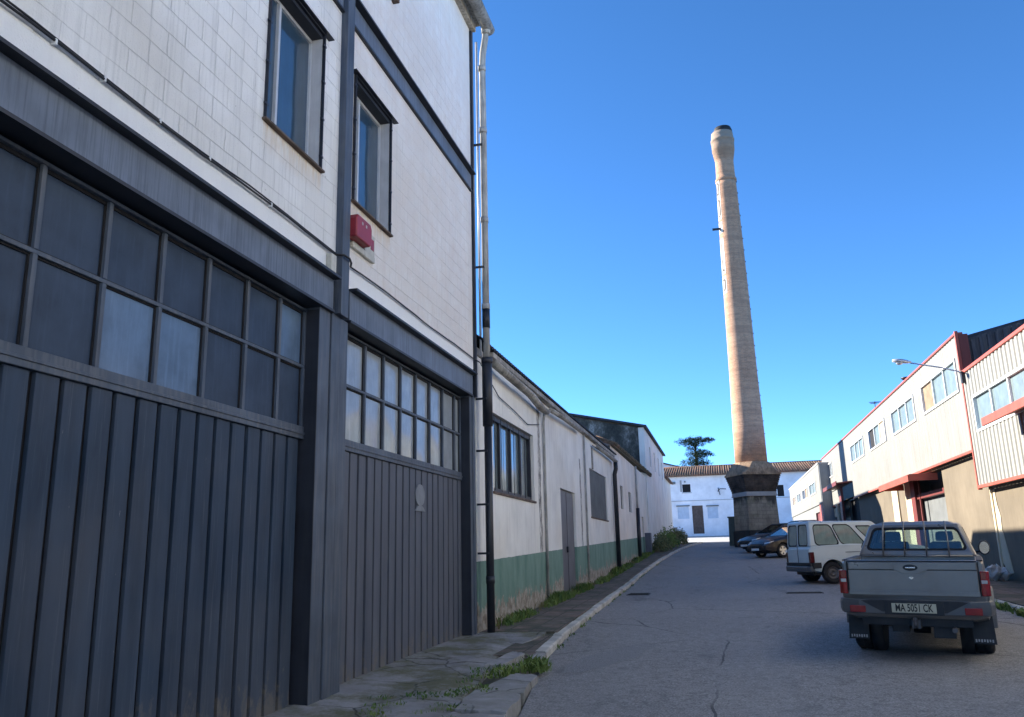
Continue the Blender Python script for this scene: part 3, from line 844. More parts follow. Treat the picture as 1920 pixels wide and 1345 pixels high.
def mL(i, r_):
    if r_ == 0 and i in (4, 5): return M['frosted_reflect']
    if r_ == 1 and i == 8: return M['frosted_reflect']
    return M['frosted']
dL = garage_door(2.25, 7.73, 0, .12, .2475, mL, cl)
cr_ = [8.44, 8.70, 9.28, 9.87, 10.47, 11.06, 11.65, 12.25, 12.85, 13.15]
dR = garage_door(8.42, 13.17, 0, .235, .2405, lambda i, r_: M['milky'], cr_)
# round emblem on a foot, fixed to the right-hand door
mb = MB()
pts = [(11.2+.185*math.cos(a)*(1 if True else 1), 2.44+.155*math.sin(a)) for a in [2*math.pi*k/20 for k in range(20)]]
mb.prism(pts, -4.161, -4.143, 'x')
mb.prism([(11.0, 2.215), (11.42, 2.215), (11.30, 2.29), (11.12, 2.29)], -4.161, -4.145, 'x')
mb.build('emblem', M['emblem'], dR, .003)
mb = MB(); mb.box(-4.5, -3.98, 8.42, 13.42, -.2, .232); mb.build('threshold', M['apron'], g, .01)
mb = MB(); mb.box(-4.5, -4.0, 2.0, 8.42, -.3, .10); mb.build('threshold', M['apron'], g, .01)

def upper_window(y0, y1, z0, z1):
    mb = MB()
    XF = -4.13
    mb.box(XF-.05, XF, y0, y1, z0, z0+.045); mb.box(XF-.05, XF, y0, y1, z1-.10, z1-.06)
    mb.box(XF-.05, XF, y0, y0+.03, z0+.045, z1-.10); mb.box(XF-.05, XF, y1-.03, y1-.004, z0+.045, z1-.10)
    ym = y0+.36*(y1-y0)
    mb.box(XF-.04, XF+.015, ym-.02, ym+.02, z0+.045, z1-.10)
    w = mb.build('window', M['alu'], g, .004)
    mb = MB(); mb.box(XF-.03, XF-.022, y0+.03, ym-.02, z0+.045, z1-.10); mb.build('pane', M['glass_blue'], w)
    mb = MB(); mb.box(XF-.038, XF-.030, ym+.02, y1-.03, z0+.045, z1-.10); mb.build('pane', M['glass_blue'], w)
    mb = MB(); mb.box(XF-.05, -4.0, y0+.001, y1-.001, z1-.058, z1-.002); mb.build('lintel_lining', M['steel_dark'], w)
    mb = MB(); mb.box(XF, -4.004, y1-.014, y1-.001, z0+.002, z1-.06); mb.build('jamb_lining', M['reveal'], w)
    mb = MB(); mb.box(-4.20, -3.95, y0-.03, y1+.05, z0-.028, z0-.001); mb.build('sill', M['rust'], w, .006)
    mb = MB(); mb.box(-4.1, -3.925, y0-.1, y1+.14, z1+.005, z1+.016)
    mb.build('hood', M['steel_dark'], w, .003)
    mb = MB()
    for yy in (y0, y1):
        s_ = 1 if yy == y0 else -1
        mb.box(-4.0, -3.965, yy-.008, yy+.008, z0+.003, z1)
        for k in range(4):
            zz = z0+.15+(z1-z0-.3)*k/3
            mb.box(-3.99, -3.968, yy-.03, yy+.03, zz-.012, zz+.012)
    mb.box(-4.0, -3.967, y0, y1, z1-.015, z1-.003)
    mb.build('security_frame', M['steel_dark'], w)
    mb = MB(); mb.box(XF-.6, XF-.55, y0-.5, y1+.5, z0-.5, z1+.3); mb.build('blind', M['black'], w)
upper_window(6.45, 7.60, 5.75, 7.42)
upper_window(8.44, 9.58, 5.75, 7.42)
# gutter at the eaves and the big downpipe
mb = MB()
P = [(-3.86+.12*math.cos(a), 11.60+.12*math.sin(a)) for a in [math.pi+math.pi*k/8 for k in range(9)]]
P += [(-3.86+.095*math.cos(a), 11.60+.095*math.sin(a)) for a in [2*math.pi-math.pi*k/8 for k in range(9)]]
mb.prism([(p[0]+.17, p[1]-.05) for p in P], 1.1, 13.75, 'y', True)
mb.build('gutter', M['gutter'], g)
mb = MB()
mb.tube([(-3.72, 13.60, 11.52), (-3.74, 13.64, 11.32), (-3.80, 13.66, 11.0), (-3.81, 13.64, 10.7), (-3.81, 13.62, 4.9)], .064, 12)
for z in (10.7, 9.4, 7.6, 5.95): mb.tube([(-3.81, 13.62, z), (-3.81, 13.62, z-.10)], .076, 12)
mb.tube([(-3.70, 13.55, 11.62), (-3.72, 13.62, 11.40)], .09, 12)
dp = mb.build('downpipe', M['pipe_grey'], g)
mb = MB(); mb.tube([(-3.81, 13.62, 5.86), (-3.81, 13.62, 5.50)], .072, 12); mb.build('repair_sleeve', M['pipe_black'], dp)
for z in (9.0, 6.6, 4.2, 3.3, 2.4, 1.6):
    mb = MB(); mb.box(-3.99, -3.80, 13.50, 13.53, z, z+.035); mb.build('bracket', M['pipe_black'], dp)
mb = MB()
mb.tube([(-3.81, 13.62, 4.93), (-3.81, 13.62, 3.75)], .088, 14); mb.tube([(-3.81, 13.62, 4.96), (-3.81, 13.62, 4.86)], .098, 14)
mb.tube([(-3.81, 13.62, 3.78), (-3.81, 13.62, .25)], .066, 14); mb.tube([(-3.81, 13.62, 1.25), (-3.81, 13.62, 1.13)], .076, 14)
mb.build('lower_downpipe', M['pipe_black'], g)
# broken fixing stub high on the wall
mb = MB(); mb.box(-4.0, -3.90, 9.58, 9.66, 9.28, 9.46); mb.build('stub', M['rust'], g, .01)

# cables strung along the wall
def cable(pts, r, label):
    mb = MB(); mb.tube(pts, r, 6)
    return mb
mb = MB(); rc = random.Random(4)
def run(yA, yB, z, x, r, wig):
    p = []; n = int((yB-yA)/.35)
    for i in range(n+1):
        y = yA+(yB-yA)*i/n
        p.append((x+rc.random()*.006, y, z+wig*math.sin(y*2.1+z*9)+(rc.random()-.5)*.008))
    return p
mb.tube(run(1.2, 8.0, 4.905, -3.972, .010, .012), .010, 6)
mb.tube(run(1.2, 8.0, 4.93, -3.977, .008, .016), .008, 6)
mb.tube([(-3.97, 8.0, 4.9), (-3.90, 8.06, 4.91), (-3.895, 8.2, 4.915), (-3.92, 8.3, 4.90), (-3.975, 8.4, 4.89)], .013, 6)
mb.tube(run(8.4, 13.3, 4.90, -3.975, .012, .010), .010, 6)
mb.tube([(-3.975, 13.3, 4.9), (-3.9, 13.5, 4.86), (-3.93, 14.0, 4.75), (-3.97, 15.0, 4.52), (-3.965, 16.2, 4.44), (-3.97, 17.4, 4.33), (-3.97, 18.6, 4.50)], .010, 6)
ca = mb.build('cable', M['cable'])
tag(ca, 'thin black twisted cable running along the white wall above the garage doors', 'cable')
for y in (3.9, 4.35, 4.95, 5.6, 6.6):
    mb = MB(); mb.box(-4.0, -3.958, y, y+.016, 4.89, 4.93); mb.build('cable_clip', M['whiteframe'], ca)
mb = MB(); mb.box(-4.0, -3.93, 7.83, 7.95, 4.66, 4.86)
tag(mb.build('junction_box', M['creambox'], None, .008), 'small white junction box low on the wall beside the blue post', 'junction box')

# alarm siren box
a = thing('alarm_box', 'red alarm siren box with a yellowed back plate under the second window', 'alarm box', (-4, 8.6, 5.2))
mb = MB(); mb.prism([(8.30, 5.23), (8.70, 5.23), (8.74, 5.28), (8.74, 5.46), (8.70, 5.52), (8.34, 5.52), (8.30, 5.46)], -3.998, -3.86, 'x')
mb.build('cover', M['redbox'], a, .02, 3)
mb = MB(); mb.box(-4, -3.955, 8.42, 9.05, 5.15, 5.225); mb.box(-4, -3.962, 8.76, 9.05, 5.227, 5.50)
mb.build('back_plate', M['creambox'], a, .006)
mb = MB(); mb.box(-3.962, -3.958, 8.93, 9.02, 5.30, 5.44)
mb.build('red_panel', M['redbox'], a)
for q_ in (8.44, 8.55):
    mb = MB(); mb.box(-3.862, -3.856, q_, q_+.03, 5.42, 5.455); mb.build('lens', M['creambox'], a)

# ------------------------------------------------------------ left: low workshop with green plinth
def corr_roof(mb, y0, y1, xe, ze, xr, zr_, period=.177, amp=.028, ny=None):
    """corrugated sheet from eave (xe, ze) up to ridge (xr, zr_), ribs running down the slope"""
    n = int((y1-y0)/period*4)
    top = []; bot = []
    for i in range(n+1):
        y = y0+(y1-y0)*i/n
        w = amp*math.sin(2*math.pi*y/period)
        top.append([(xe, y, ze+w+.02), (xr, y, zr_+w+.02)]); bot.append([(xe, y, ze+w), (xr, y, zr_+w)])
    for L in (top, bot):
        for a_, b_ in zip(L, L[1:]): mb.quad(a_[0], b_[0], b_[1], a_[1])
    for a_, b_, c_, d_ in zip(top, top[1:], bot, bot[1:]):
        mb.quad(a_[0], b_[0], d_[0], c_[0])

def half_gutter(mb, pts, r):
    """half-round trough through points"""
    n = 8; V = []
    for (x, y, z) in pts:
        V += [(x+r*math.cos(a), y, z+r*math.sin(a)) for a in [math.pi+math.pi*k/n for k in range(n+1)]]
        V += [(x+(r-.018)*math.cos(a), y, z+(r-.018)*math.sin(a)) for a in [2*math.pi-math.pi*k/n for k in range(n+1)]]
    m_ = 2*(n+1)
    F = [(i*m_+k, i*m_+(k+1) % m_, (i+1)*m_+(k+1) % m_, (i+1)*m_+k) for i in range(len(pts)-1) for k in range(m_)]
    mb.add(V, F, True); mb.add(V[:m_], [tuple(range(m_))]); mb.add(V[-m_:], [tuple(range(m_))])

w_ = thing('low_workshop', 'long low cream building with peeling green plinth beside the tall garage building', 'building', (-4, 23, .3))
mb = MB()
T = lambda u, v, d: (XW-.3*d, u, v)
mb.slab(13.52, 32.0, -.3, 5.12, [(14.62, 18.05, 2.72, 4.17), (21.1, 23.25, .45, 3.22), (26.15, 30.0, 2.68, 4.2)], T)
mb.prism([(-4.3, 0), (-4.3, 5.2), (-8, 7.95), (-12, 5.2), (-12, 0)], 31.75, 32.0, 'y'); mb.box(-12, -11.7, 13.5, 31.75, 0, 5.2)
mb.build('wall', M['cream_low'], w_)
mb = MB(); mb.box(-4.06, -3.965, 13.55, 14.45, 5.02, 5.16); mb.box(-4.02, -3.87, 14.3, 32.0, 5.13, 5.235)
mb.build('cornice', M['gutter'], w_, .015)
mb = MB()
corr_roof(mb, 13.5, 32.3, -3.84, 5.25, -8.0, 8.0); corr_roof(mb, 13.5, 32.3, -12.3, 5.3, -8.0, 8.0)
mb.build('roof', M['fibre_dark'], w_)
mb = MB(); half_gutter(mb, [(-3.84, 14.0, 5.02), (-3.80, 15.2, 4.96), (-3.80, 17.0, 4.93), (-3.86, 18.4, 4.86), (-3.84, 18.9, 4.86)], .095)
half_gutter(mb, [(-3.84, 19.0, 4.96), (-3.82, 21.0, 5.02), (-3.84, 24.0, 5.08)], .075)
half_gutter(mb, [(-3.86, 26.6, 4.98), (-3.84, 29.0, 5.0), (-3.84, 31.9, 4.98)], .085)
mb.build('gutter', M['gutter'], w_)
mb = MB(); mb.tube([(-3.9, 18.95, 4.90), (-3.95, 19.0, 4.6), (-3.96, 19.0, .5)], .032, 10); mb.build('downpipe', M['pipe_grey'], w_)
mb = MB(); mb.tube([(-3.95, 25.0, 5.1), (-3.96, 25.0, .8)], .03, 10); mb.build('downpipe', M['pipe_grey'], w_)
mb = MB(); mb.tube([(-3.82, 31.6, 4.9), (-3.82, 31.62, 4.65), (-3.88, 31.65, 4.45), (-3.88, 31.65, .75)], .085, 10); mb.build('downpipe', M['pipe_black'], w_)
mb = MB(); mb.tube([(-3.97, 26.7, 4.9), (-3.97, 26.7, 4.2)], .03, 8); mb.build('conduit', M['pipe_grey'], w_)
def steel_window(parent, y0, y1, z0, z1, nv, mat, x=-4.12, rows=1):
    mb = MB()
    mb.box(x-.05, x+.05, y0, y1, z0, z0+.08); mb.box(x-.05, x+.05, y0, y1, z1-.10, z1)
    mb.box(x-.05, x+.05, y0, y0+.08, z0+.08, z1-.10); mb.box(x-.05, x+.05, y1-.10, y1, z0+.08, z1-.10)
    for k in range(1, nv):
        yy = y0+(y1-y0)*k/nv
        mb.box(x-.03, x+.03, yy-.035, yy+.035, z0+.05, z1-.05)
    for k in range(1, rows):
        zz = z0+(z1-z0)*k/rows
        mb.box(x-.028, x+.012, y0+.05, y1-.05, zz-.015, zz+.015)
    w = mb.build('window', M['steel_dark'], parent)
    mb = MB(); mb.box(x-.03, x-.022, y0+.05, y1-.05, z0+.05, z1-.05); mb.build('pane', mat, w)
    mb = MB(); mb.box(x-.05, XW+.03, y0-.05, y1+.05, z0-.05, z0-.004); mb.build('sill', M['rust'], w, .006)
    return w
w1_ = steel_window(w_, 14.62, 18.05, 2.72, 4.17, 4, M['glass_low'])
mb = MB()
for k in range(7): 
    yy = 14.62+3.43*(k+.5)/7
    mb.box(-4.04, -4.028, yy-.006, yy+.006, 2.75, 4.14)
mb.build('grille', M['steel_dark'], w1_)
w2_ = steel_window(w_, 26.15, 30.0, 2.68, 4.2, 6, M['glass_dark'], rows=1)
mb = MB()
for k in range(20):
    yy = 26.15+3.85*(k+.5)/20
    mb.box(-4.05, -4.03, yy-.05, yy+.035, 2.7, 4.18)
mb.build('grille', M['shutter'], w2_)
mb = MB(); mb.box(-4.14, -4.06, 21.12, 23.23, .47, 3.2); d_ = mb.build('door', M['greydoor'], w_, .01)
mb = MB(); mb.box(-4.06, -4.052, 22.16, 22.19, .5, 3.18); mb.box(-4.06, -4.01, 22.0, 22.1, 1.6, 1.75); mb.build('door_fittings', M['steel_dark'], d_)

# second low building with mossy tiles
w_ = thing('tiled_low_building', 'low cream building with mossy tiled eaves and two small dark windows', 'building', (-4.05, 40, 1))
X2 = -4.05
mb = MB(); T = lambda u, v, d: (X2-.3*d, u, v)
mb.slab(32.02, 47.0, 0, 5.62, [(34.7, 35.65, 3.3, 4.27), (37.75, 38.9, 3.3, 4.2), (43.4, 44.4, 1.25, 3.3)], T)
mb.build('wall', M['cream_mid'], w_)
mb = MB()
mb.prism([(-4.35, 0.2), (-4.05, 5.72), (-4.35, 5.78), (-6.3, 6.75), (-8.5, 5.9), (-12, 5.5), (-12, 0.2)], 32.02, 32.25, 'y')
mb.build('gable_wall', M['grey_render'], w_)
mb = MB()
mb.hexa([(-3.90, 32.0, 5.60), (-3.90, 49.5, 5.80), (-8.0, 49.5, 6.9), (-8.0, 32.0, 6.9)], [(-3.90, 32.0, 5.70), (-3.90, 49.5, 5.90), (-8.0, 49.5, 7.0), (-8.0, 32.0, 7.0)])
rt = random.Random(9)
y = 32.1
while y < 49.3:
    zz = 5.66+.2*(y-32)/17.5
    mb.tube([(-3.82-rt.random()*.05, y, zz+.02), (-4.6, y, zz+.32)], .062+rt.random()*.015, 7)
    y += .24
M['mossy_tiles'] = mat_tiles((.10, .095, .06), 'mossy_roof_tiles', .28)
mb.build('roof', M['mossy_tiles'], w_)
for a_, b_, c_, e_ in ((34.7, 35.65, 3.3, 4.27), (37.75, 38.9, 3.3, 4.2)):
    mb = MB(); mb.box(-4.26, -4.2, a_, b_, c_, e_); q_ = mb.build('window', M['black'], w_)
    mb = MB()
    for k in range(3): mb.box(-4.12, -4.10, a_+.2+k*.27, a_+.22+k*.27, c_, e_)
    mb.build('bars', M['steel_dark'], q_)
mb = MB(); mb.box(-4.3, -4.2, 43.4, 44.4, 1.25, 3.3); mb.build('door', M['greydoor'], w_)
mb = MB(); mb.tube([(-3.95, 40.6, 5.6), (-3.96, 40.6, 3.6)], .05, 8); mb.build('downpipe', M['pipe_grey'], w_)
mb = MB(); mb.tube([(-3.95, 40.6, 3.6), (-3.96, 40.6, 1.1)], .085, 8); mb.build('lower_downpipe', M['pipe_black'], w_)
mb = MB(); mb.box(-4.05, -3.75, 44.6, 45.2, 1.2, 2.5); mb.build('meter_cabinet', M['greydoor'], w_, .01)

# tall building with blackened gable
w_ = thing('tall_gabled_building', 'tall pale building with a blackened mossy gable above the low roofs', 'building', (-4, 55, 1.6))
mb = MB(); T = lambda u, v, d: (XW-.3*d, u, v)
hs = [(50.2+i*3.3, 51.1+i*3.3, 6.5, 7.7) for i in range(4)]
mb.slab(47.05, 62.6, 1, 8.42, hs, T)
mb.slab(62.6, 69.5, 1, 6.85, [], T)
mb.box(-14, -4.3, 69.2, 69.5, 1, 6.8)
mb.build('wall', M['cream_far'], w_)
mb = MB(); mb.prism([(-4.3, 1), (-4.3, 8.42), (-8.2, 9.32), (-13.5, 7.6), (-13.5, 1)], 47.06, 47.3, 'y')
mb.build('gable_wall', M['gable'], w_)
mb = MB()
mb.hexa([(-3.82, 46.85, 8.40), (-3.82, 62.7, 8.40), (-8.2, 62.7, 9.36), (-8.2, 46.85, 9.36)], [(-3.82, 46.85, 8.52), (-3.82, 62.7, 8.52), (-8.2, 62.7, 9.48), (-8.2, 46.85, 9.48)])
mb.hexa([(-8.2, 46.85, 9.36), (-8.2, 62.7, 9.36), (-14, 62.7, 7.5), (-14, 46.85, 7.5)], [(-8.2, 46.85, 9.48), (-8.2, 62.7, 9.48), (-14, 62.7, 7.62), (-14, 46.85, 7.62)])
mb.build('roof', M['fibre_dark'], w_)
mb = MB(); mb.hexa([(-3.75, 62.6, 6.80), (-3.75, 69.7, 6.80), (-8.2, 69.7, 8.2), (-8.2, 62.6, 8.2)], [(-3.75, 62.6, 6.92), (-3.75, 69.7, 6.92), (-8.2, 69.7, 8.32), (-8.2, 62.6, 8.32)])
mb.build('roof', M['tiles'], w_)
for h in hs:
    mb = MB(); mb.box(-4.2, -4.12, h[0], h[1], h[2], h[3]); mb.build('window', M['reveal'], w_)

# ------------------------------------------------------------ far white house and what stands behind it
f_ = thing('white_house', 'wide whitewashed two-storey house with a clay tiled roof closing the street', 'house', (0, 97, 2.95))
mb = MB(); T = lambda u, v, d: (u, 97+.35*d, v)
holes = [(-4.25, -3.35, 7.95, 8.85), (-3.35, -2.15, 3.3, 6.42), (6.05, 6.75, 7.1, 8.35), (-4.95, -3.7, 5.0, 6.35), (-1.65, -.5, 4.95, 6.25)]
mb.slab(-13, 16, 2.5, 9.72, holes, T)
mb.build('wall', M['white_far'], f_)
mb = MB()
for z0, z1, a_, b_ in ((4.9, 6.4, -3.45, -3.36),): pass
mb.box(-13, 16, 96.9, 97.0, 2.9, 3.02); mb.box(-4.5, -4.3, 96.97, 97.0, 8.0, 9.3)
mb.box(-13, 16, 96.93, 97.0, 6.95, 7.0)
mb.build('plinth_line', M['grey_render'], f_)
mb = MB(); mb.hexa([(-13, 96.55, 9.68), (16, 96.55, 9.68), (16, 102.8, 11.05), (-13, 102.8, 11.05)], [(-13, 96.55, 9.84), (16, 96.55, 9.84), (16, 102.8, 11.23), (-13, 102.8, 11.23)])
mb.hexa([(-13, 102.8, 11.05), (16, 102.8, 11.05), (16, 109, 9.6), (-13, 109, 9.6)], [(-13, 102.8, 11.23), (16, 102.8, 11.23), (16, 109, 9.8), (-13, 109, 9.8)])
rt = random.Random(5)
x = -13
while x < 16:
    mb.tube([(x, 96.45, 9.80+rt.random()*.05), (x, 102.8, 11.25+rt.random()*.04)], .11, 6)
    x += .27
mb.tube([(-13, 102.8, 11.28), (16, 102.8, 11.28)], .16, 8)
mb.build('roof', M['tiles'], f_)
mb = MB(); mb.box(-3.35, -2.15, 97.18, 97.26, 3.3, 6.42); mb.box(-2.78, -2.74, 97.15, 97.18, 3.3, 6.0); mb.build('door', M['wood_door'], f_)
mb = MB(); mb.box(-4.25, -3.35, 97.2, 97.25, 7.95, 8.85); q_ = mb.build('window', M['black'], f_)
mb = MB(); mb.box(-4.35, -3.25, 96.93, 97.0, 7.83, 7.94); mb.build('sill', M['reveal'], q_)
mb = MB(); mb.box(6.05, 6.75, 97.2, 97.25, 7.1, 8.35); mb.build('window', M['black'], f_)
for a_, b_, c_, e_ in holes[3:]:
    mb = MB(); mb.box(a_, b_, 97.08, 97.14, c_, e_); q_ = mb.build('window', M['paleblue'], f_)
    mb = MB(); mb.box(a_-.12, b_+.12, 96.86, 97.0, e_+.02, e_+.14); mb.build('lintel', M['shutter'], q_)
mb = MB(); mb.box(-4.0, -3.85, 96.82, 97.0, 9.05, 9.2) ; mb.box(-5.35, -5.0, 96.7, 97.0, 8.9, 9.15)
mb.build('wall_lamp', M['shutter'], f_)
mb = MB(); mb.tube([(-.35, 96.9, 7.9), (-.1, 96.4, 8.15), (.55, 96.35, 8.1)], .05, 6); mb.tube([(-.3, 96.9, 8.3), (-.15, 96.7, 7.5)], .05, 6)
mb.build('bracket', M['steel_dark'], f_)
b_ = thing('background_shed', 'pale gabled shed rising behind the left end of the tiled roof', 'building', (-8, 118, 3.4))
mb = MB(); mb.prism([(-16, 3), (-16, 14.4), (-11, 14.2), (-4.6, 12.4), (-4.6, 3)], 116, 116.4, 'y'); mb.prism([(-16, 3), (-16, 14.4), (-11, 14.2), (-4.6, 12.4), (-4.6, 3)], 126, 126.4, 'y')
mb.box(-4.9, -4.6, 116.4, 126, 3, 12.3)
mb.build('wall', M['white_far'], b_)
mb = MB(); mb.hexa([(-16.2, 115.7, 14.42), (-11, 115.7, 14.22), (-11, 126.6, 14.22), (-16.2, 126.6, 14.42)], [(-16.2, 115.7, 14.55), (-11, 115.7, 14.36), (-11, 126.6, 14.36), (-16.2, 126.6, 14.55)])
mb.hexa([(-11, 115.7, 14.22), (-4.3, 115.7, 12.32), (-4.3, 126.6, 12.32), (-11, 126.6, 14.22)], [(-11, 115.7, 14.36), (-4.3, 115.7, 12.46), (-4.3, 126.6, 12.46), (-11, 126.6, 14.36)])
mb.build('roof', M['fibre_dark'], b_)

# ------------------------------------------------------------ chimney
CX, CY = 1.93, 52.9
c_ = thing('brick_chimney', 'very tall tapering round brick chimney on a blackened square stone pedestal', 'chimney', (CX, CY, 1.6))
PH = R(25)
def rot2(x, y, a=PH): return (CX+x*math.cos(a)-y*math.sin(a), CY+x*math.sin(a)+y*math.cos(a))
def sq(hw, z): return [rot2(x, y)+(z,) for x, y in ((-hw, -hw), (hw, -hw), (hw, hw), (-hw, hw))]
mb = MB()
HW = .95
mb.hexa(sq(.985, 2.62), sq(.94, 4.62))
mb.build('pedestal', M['stone'], c_, .02)
mb = MB(); mb.hexa(sq(1.01, 4.62), sq(1.01, 4.70)); mb.hexa(sq(.98, 4.70), sq(.98, 4.88)); mb.build('band_course', M['grey_render'], c_, .02)
mb = MB(); mb.hexa(sq(1.06, 1.3), sq(1.05, 2.62)); mb.build('plinth', M['tar'], c_, .03)
mb = MB()
z = 4.88
for i in range(8):
    hw = .98+i*.031
    mb.hexa(sq(hw, z), sq(hw+.01, z+.10)); mb.hexa(sq(hw-.01, z+.10), sq(hw-.01, z+.125)); z += .125
mb.build('cornice', basic('sooty_corbels', (.085, .062, .047), .9, 0, .85, 2.2, 30, .5, .6, dirt=(.02, .02, .02)), c_, .008)
M['cornice_top'] = basic('sooty_brick', (.42, .27, .16), .9, 0, .5, 3, 30, .5, .7, dirt=(.07, .065, .05))
mb = MB()
mb.hexa(sq(1.25, z), sq(1.24, z+.14))
# square to octagon to round: broached transition
def ring(r, z, n, a0): return [(CX+r*math.cos(a0+2*math.pi*k/n), CY+r*math.sin(a0+2*math.pi*k/n), z) for k in range(n)]
def sqring(hw, z, ch):
    p = []
    for sx, sy in ((1, -1), (1, 1), (-1, 1), (-1, -1)):
        a_ = (sx*hw, sy*(hw-ch)); b2 = (sx*(hw-ch), sy*hw)
        if sx*sy < 0: p += [rot2(*b2)+(z,), rot2(*a_)+(z,)]
        else: p += [rot2(*a_)+(z,), rot2(*b2)+(z,)]
    return p
A = sqring(1.22, z+.14, .12); B = sqring(1.17, z+.40, .42); C_ = sqring(1.0, z+.80, .56)
for P1, P2 in ((A, B), (B, C_)):
    mb.add(P1+P2, [(k, (k+1) % 8, 8+(k+1) % 8, 8+k) for k in range(8)])
mb.add(C_, [tuple(range(8))]); mb.add(A, [tuple(range(8))[::-1]])
mb.build('transition_block', M['cornice_top'], c_)
ZB = z+.80
mb = MB()
prof = [(.965, ZB), (.935, 8.8), (.86, 12), (.79, 17), (.71, 21.6), (.64, 25.0), (.63, 25.3)]
mb.lathe(prof, (CX, CY, 0), n=40)
mb.build('shaft', M['brick'], c_)
mb = MB()
mb.lathe([(.64, 25.3), (.69, 25.34), (.69, 25.48), (.64, 25.52), (.61, 25.8), (.595, 26.6), (.60, 26.95), (.63, 26.97), (.63, 27.12), (.66, 27.14), (.66, 27.3), (.695, 27.32), (.695, 27.5), (.73, 27.52), (.74, 27.9), (.745, 28.2), (.775, 28.22), (.775, 28.36), (.74, 28.38), (.72, 28.62), (.70, 28.84), (.5, 28.84), (.5, 28.5)], (CX, CY, 0), n=40)
mb.build('crown', M['brick'], c_)
mb = MB()
mb.lathe([(.60, 28.84), (.62, 29.0), (.54, 29.22), (.34, 29.3), (.2, 29.24)], (CX+.07, CY, 0), n=18)
mb.build('cap', M['tar'], c_)
# lightning rod bracket and rungs
mb = MB()
zt = 21.9
mb.box(CX-1.14, CX-.62, CY-.36, CY-.26, zt, zt+.13)
mb.build('bracket', M['steel_dark'], c_)
mb = MB()
for k in range(22):
    zz = 8.4+k*.8
    rr2 = interp([(8.8, .935), (12, .86), (17, .79), (21.6, .71), (25, .64), (29, .64)], zz)
    a_ = R(-8)
    px, py = CX+rr2*math.cos(a_), CY+rr2*math.sin(a_)
    mb.box(px-.02, px+.045, py-.09, py+.09, zz, zz+.022)
mb.build('rungs', M['steel_dark'], c_)
# remains of painted lettering down the left side: pale panel pieces with dark strokes
def on_shaft(mb, aa, ab, z0, z1, off, n=5):
    V = []
    for zz in (z0, z1):
        for o2 in (off, off+.006):
            for k in range(n+1):
                a_ = aa+(ab-aa)*k/n
                rr2 = interp([(8.8, .935), (12, .86), (17, .79), (21.6, .71), (25, .64)], zz)+o2
                V.append((CX+rr2*math.cos(a_), CY+rr2*math.sin(a_), zz))
    m_ = n+1
    F = []
    for k in range(n):
        F += [(k, k+1, 2*m_+k+1, 2*m_+k), (m_+k, 3*m_+k, 3*m_+k+1, m_+k+1), (k, m_+k, m_+k+1, k+1), (2*m_+k, 2*m_+k+1, 3*m_+k+1, 3*m_+k)]
    F += [(0, 2*m_, 3*m_, m_), (n, m_+n, 3*m_+n, 2*m_+n)]
    mb.add(V, F)
LA = R(205)
mbw, mbd = MB(), MB()
rl = random.Random(8)
for k, (z0, hh, kind) in enumerate([(24.3, .9, 'O'), (22.75, 1.25, 'C'), (21.8, .45, 'I'), (20.2, .9, 'I'), (19.0, .85, 'L'), (17.7, .8, 'C')]):
    w2 = R(17)
    on_shaft(mbw, LA-w2*1.25, LA+w2*1.25, z0-.18, z0+hh+.16, .003)
    st = .26
    if kind in 'OC':
        on_shaft(mbd, LA+w2*.35, LA+w2*.9, z0+.1, z0+hh-.1, .010); on_shaft(mbd, LA-w2*.6, LA+w2*.6, z0, z0+.13, .010, 4); on_shaft(mbd, LA-w2*.6, LA+w2*.6, z0+hh-.13, z0+hh, .010, 4)
        if kind == 'O': on_shaft(mbd, LA-w2*.9, LA-w2*.35, z0+.1, z0+hh-.1, .010)
    else:
        on_shaft(mbd, LA-w2*.25, LA+w2*.25, z0, z0+hh, .010)
        if kind == 'L': on_shaft(mbd, LA-w2*.25, LA+w2*.8, z0, z0+.14, .013)
mbw.build('painted_panel', M['white_marks'], c_)
mbd.build('lettering', M['dark_marks'], c_)

# ------------------------------------------------------------ right: stepped warehouses
def corr_wall(mb, x, y0, y1, z0, z1, holes, period=.3, depth=.03):
    y = y0
    prof = [(0, 0), (.40, 0), (.48, 1), (.92, 1), (1.0, 0)]
    ys = []
    while y < y1-1e-6:
        for t, d in prof[:-1]:
            if y+t*period < y1: ys.append((y+t*period, d))
        y += period
    ys.append((y1, 0))
    for (a, da), (b, db) in zip(ys, ys[1:]):
        cuts = [(h[2], h[3]) for h in holes if h[0] < (a+b)/2 < h[1]]
        segs = [(z0, z1)]
        for c0, c1 in cuts:
            segs = [s for q in segs for s in (((q[0], min(q[1], c0)), (max(q[0], c1), q[1])) if c0 < q[1] and c1 > q[0] else (q,)) if s[1]-s[0] > 1e-4]
        for c0, c1 in segs:
            mb.quad((x-da*depth, a, c0), (x-db*depth, b, c0), (x-db*depth, b, c1), (x-da*depth, a, c1))

def r_window(parent, x, y0, y1, z0, z1, n, mats, split=None):
    mb = MB(); t = .07
    mb.box(x-.05, x+.08, y0-t, y1+t, z0-t, z0); mb.box(x-.05, x+.08, y0-t, y1+t, z1, z1+t)
    mb.box(x-.05, x+.08, y0-t, y0, z0, z1); mb.box(x-.05, x+.08, y1, y1+t, z0, z1)
    for k in range(1, n):
        yy = y0+(y1-y0)*k/n
        mb.box(x-.02, x+.07, yy-.035, yy+.035, z0, z1)
    w = mb.build('window', M['whiteframe'], parent, .006)
    for k in range(n):
        a, b = y0+(y1-y0)*k/n, y0+(y1-y0)*(k+1)/n
        mb = MB(); mb.box(x+.03+.012*(k % 2), x+.038+.012*(k % 2), a+.03, b-.03, z0, z1)
        mb.build('pane', mats[k % len(mats)], w)
    return w

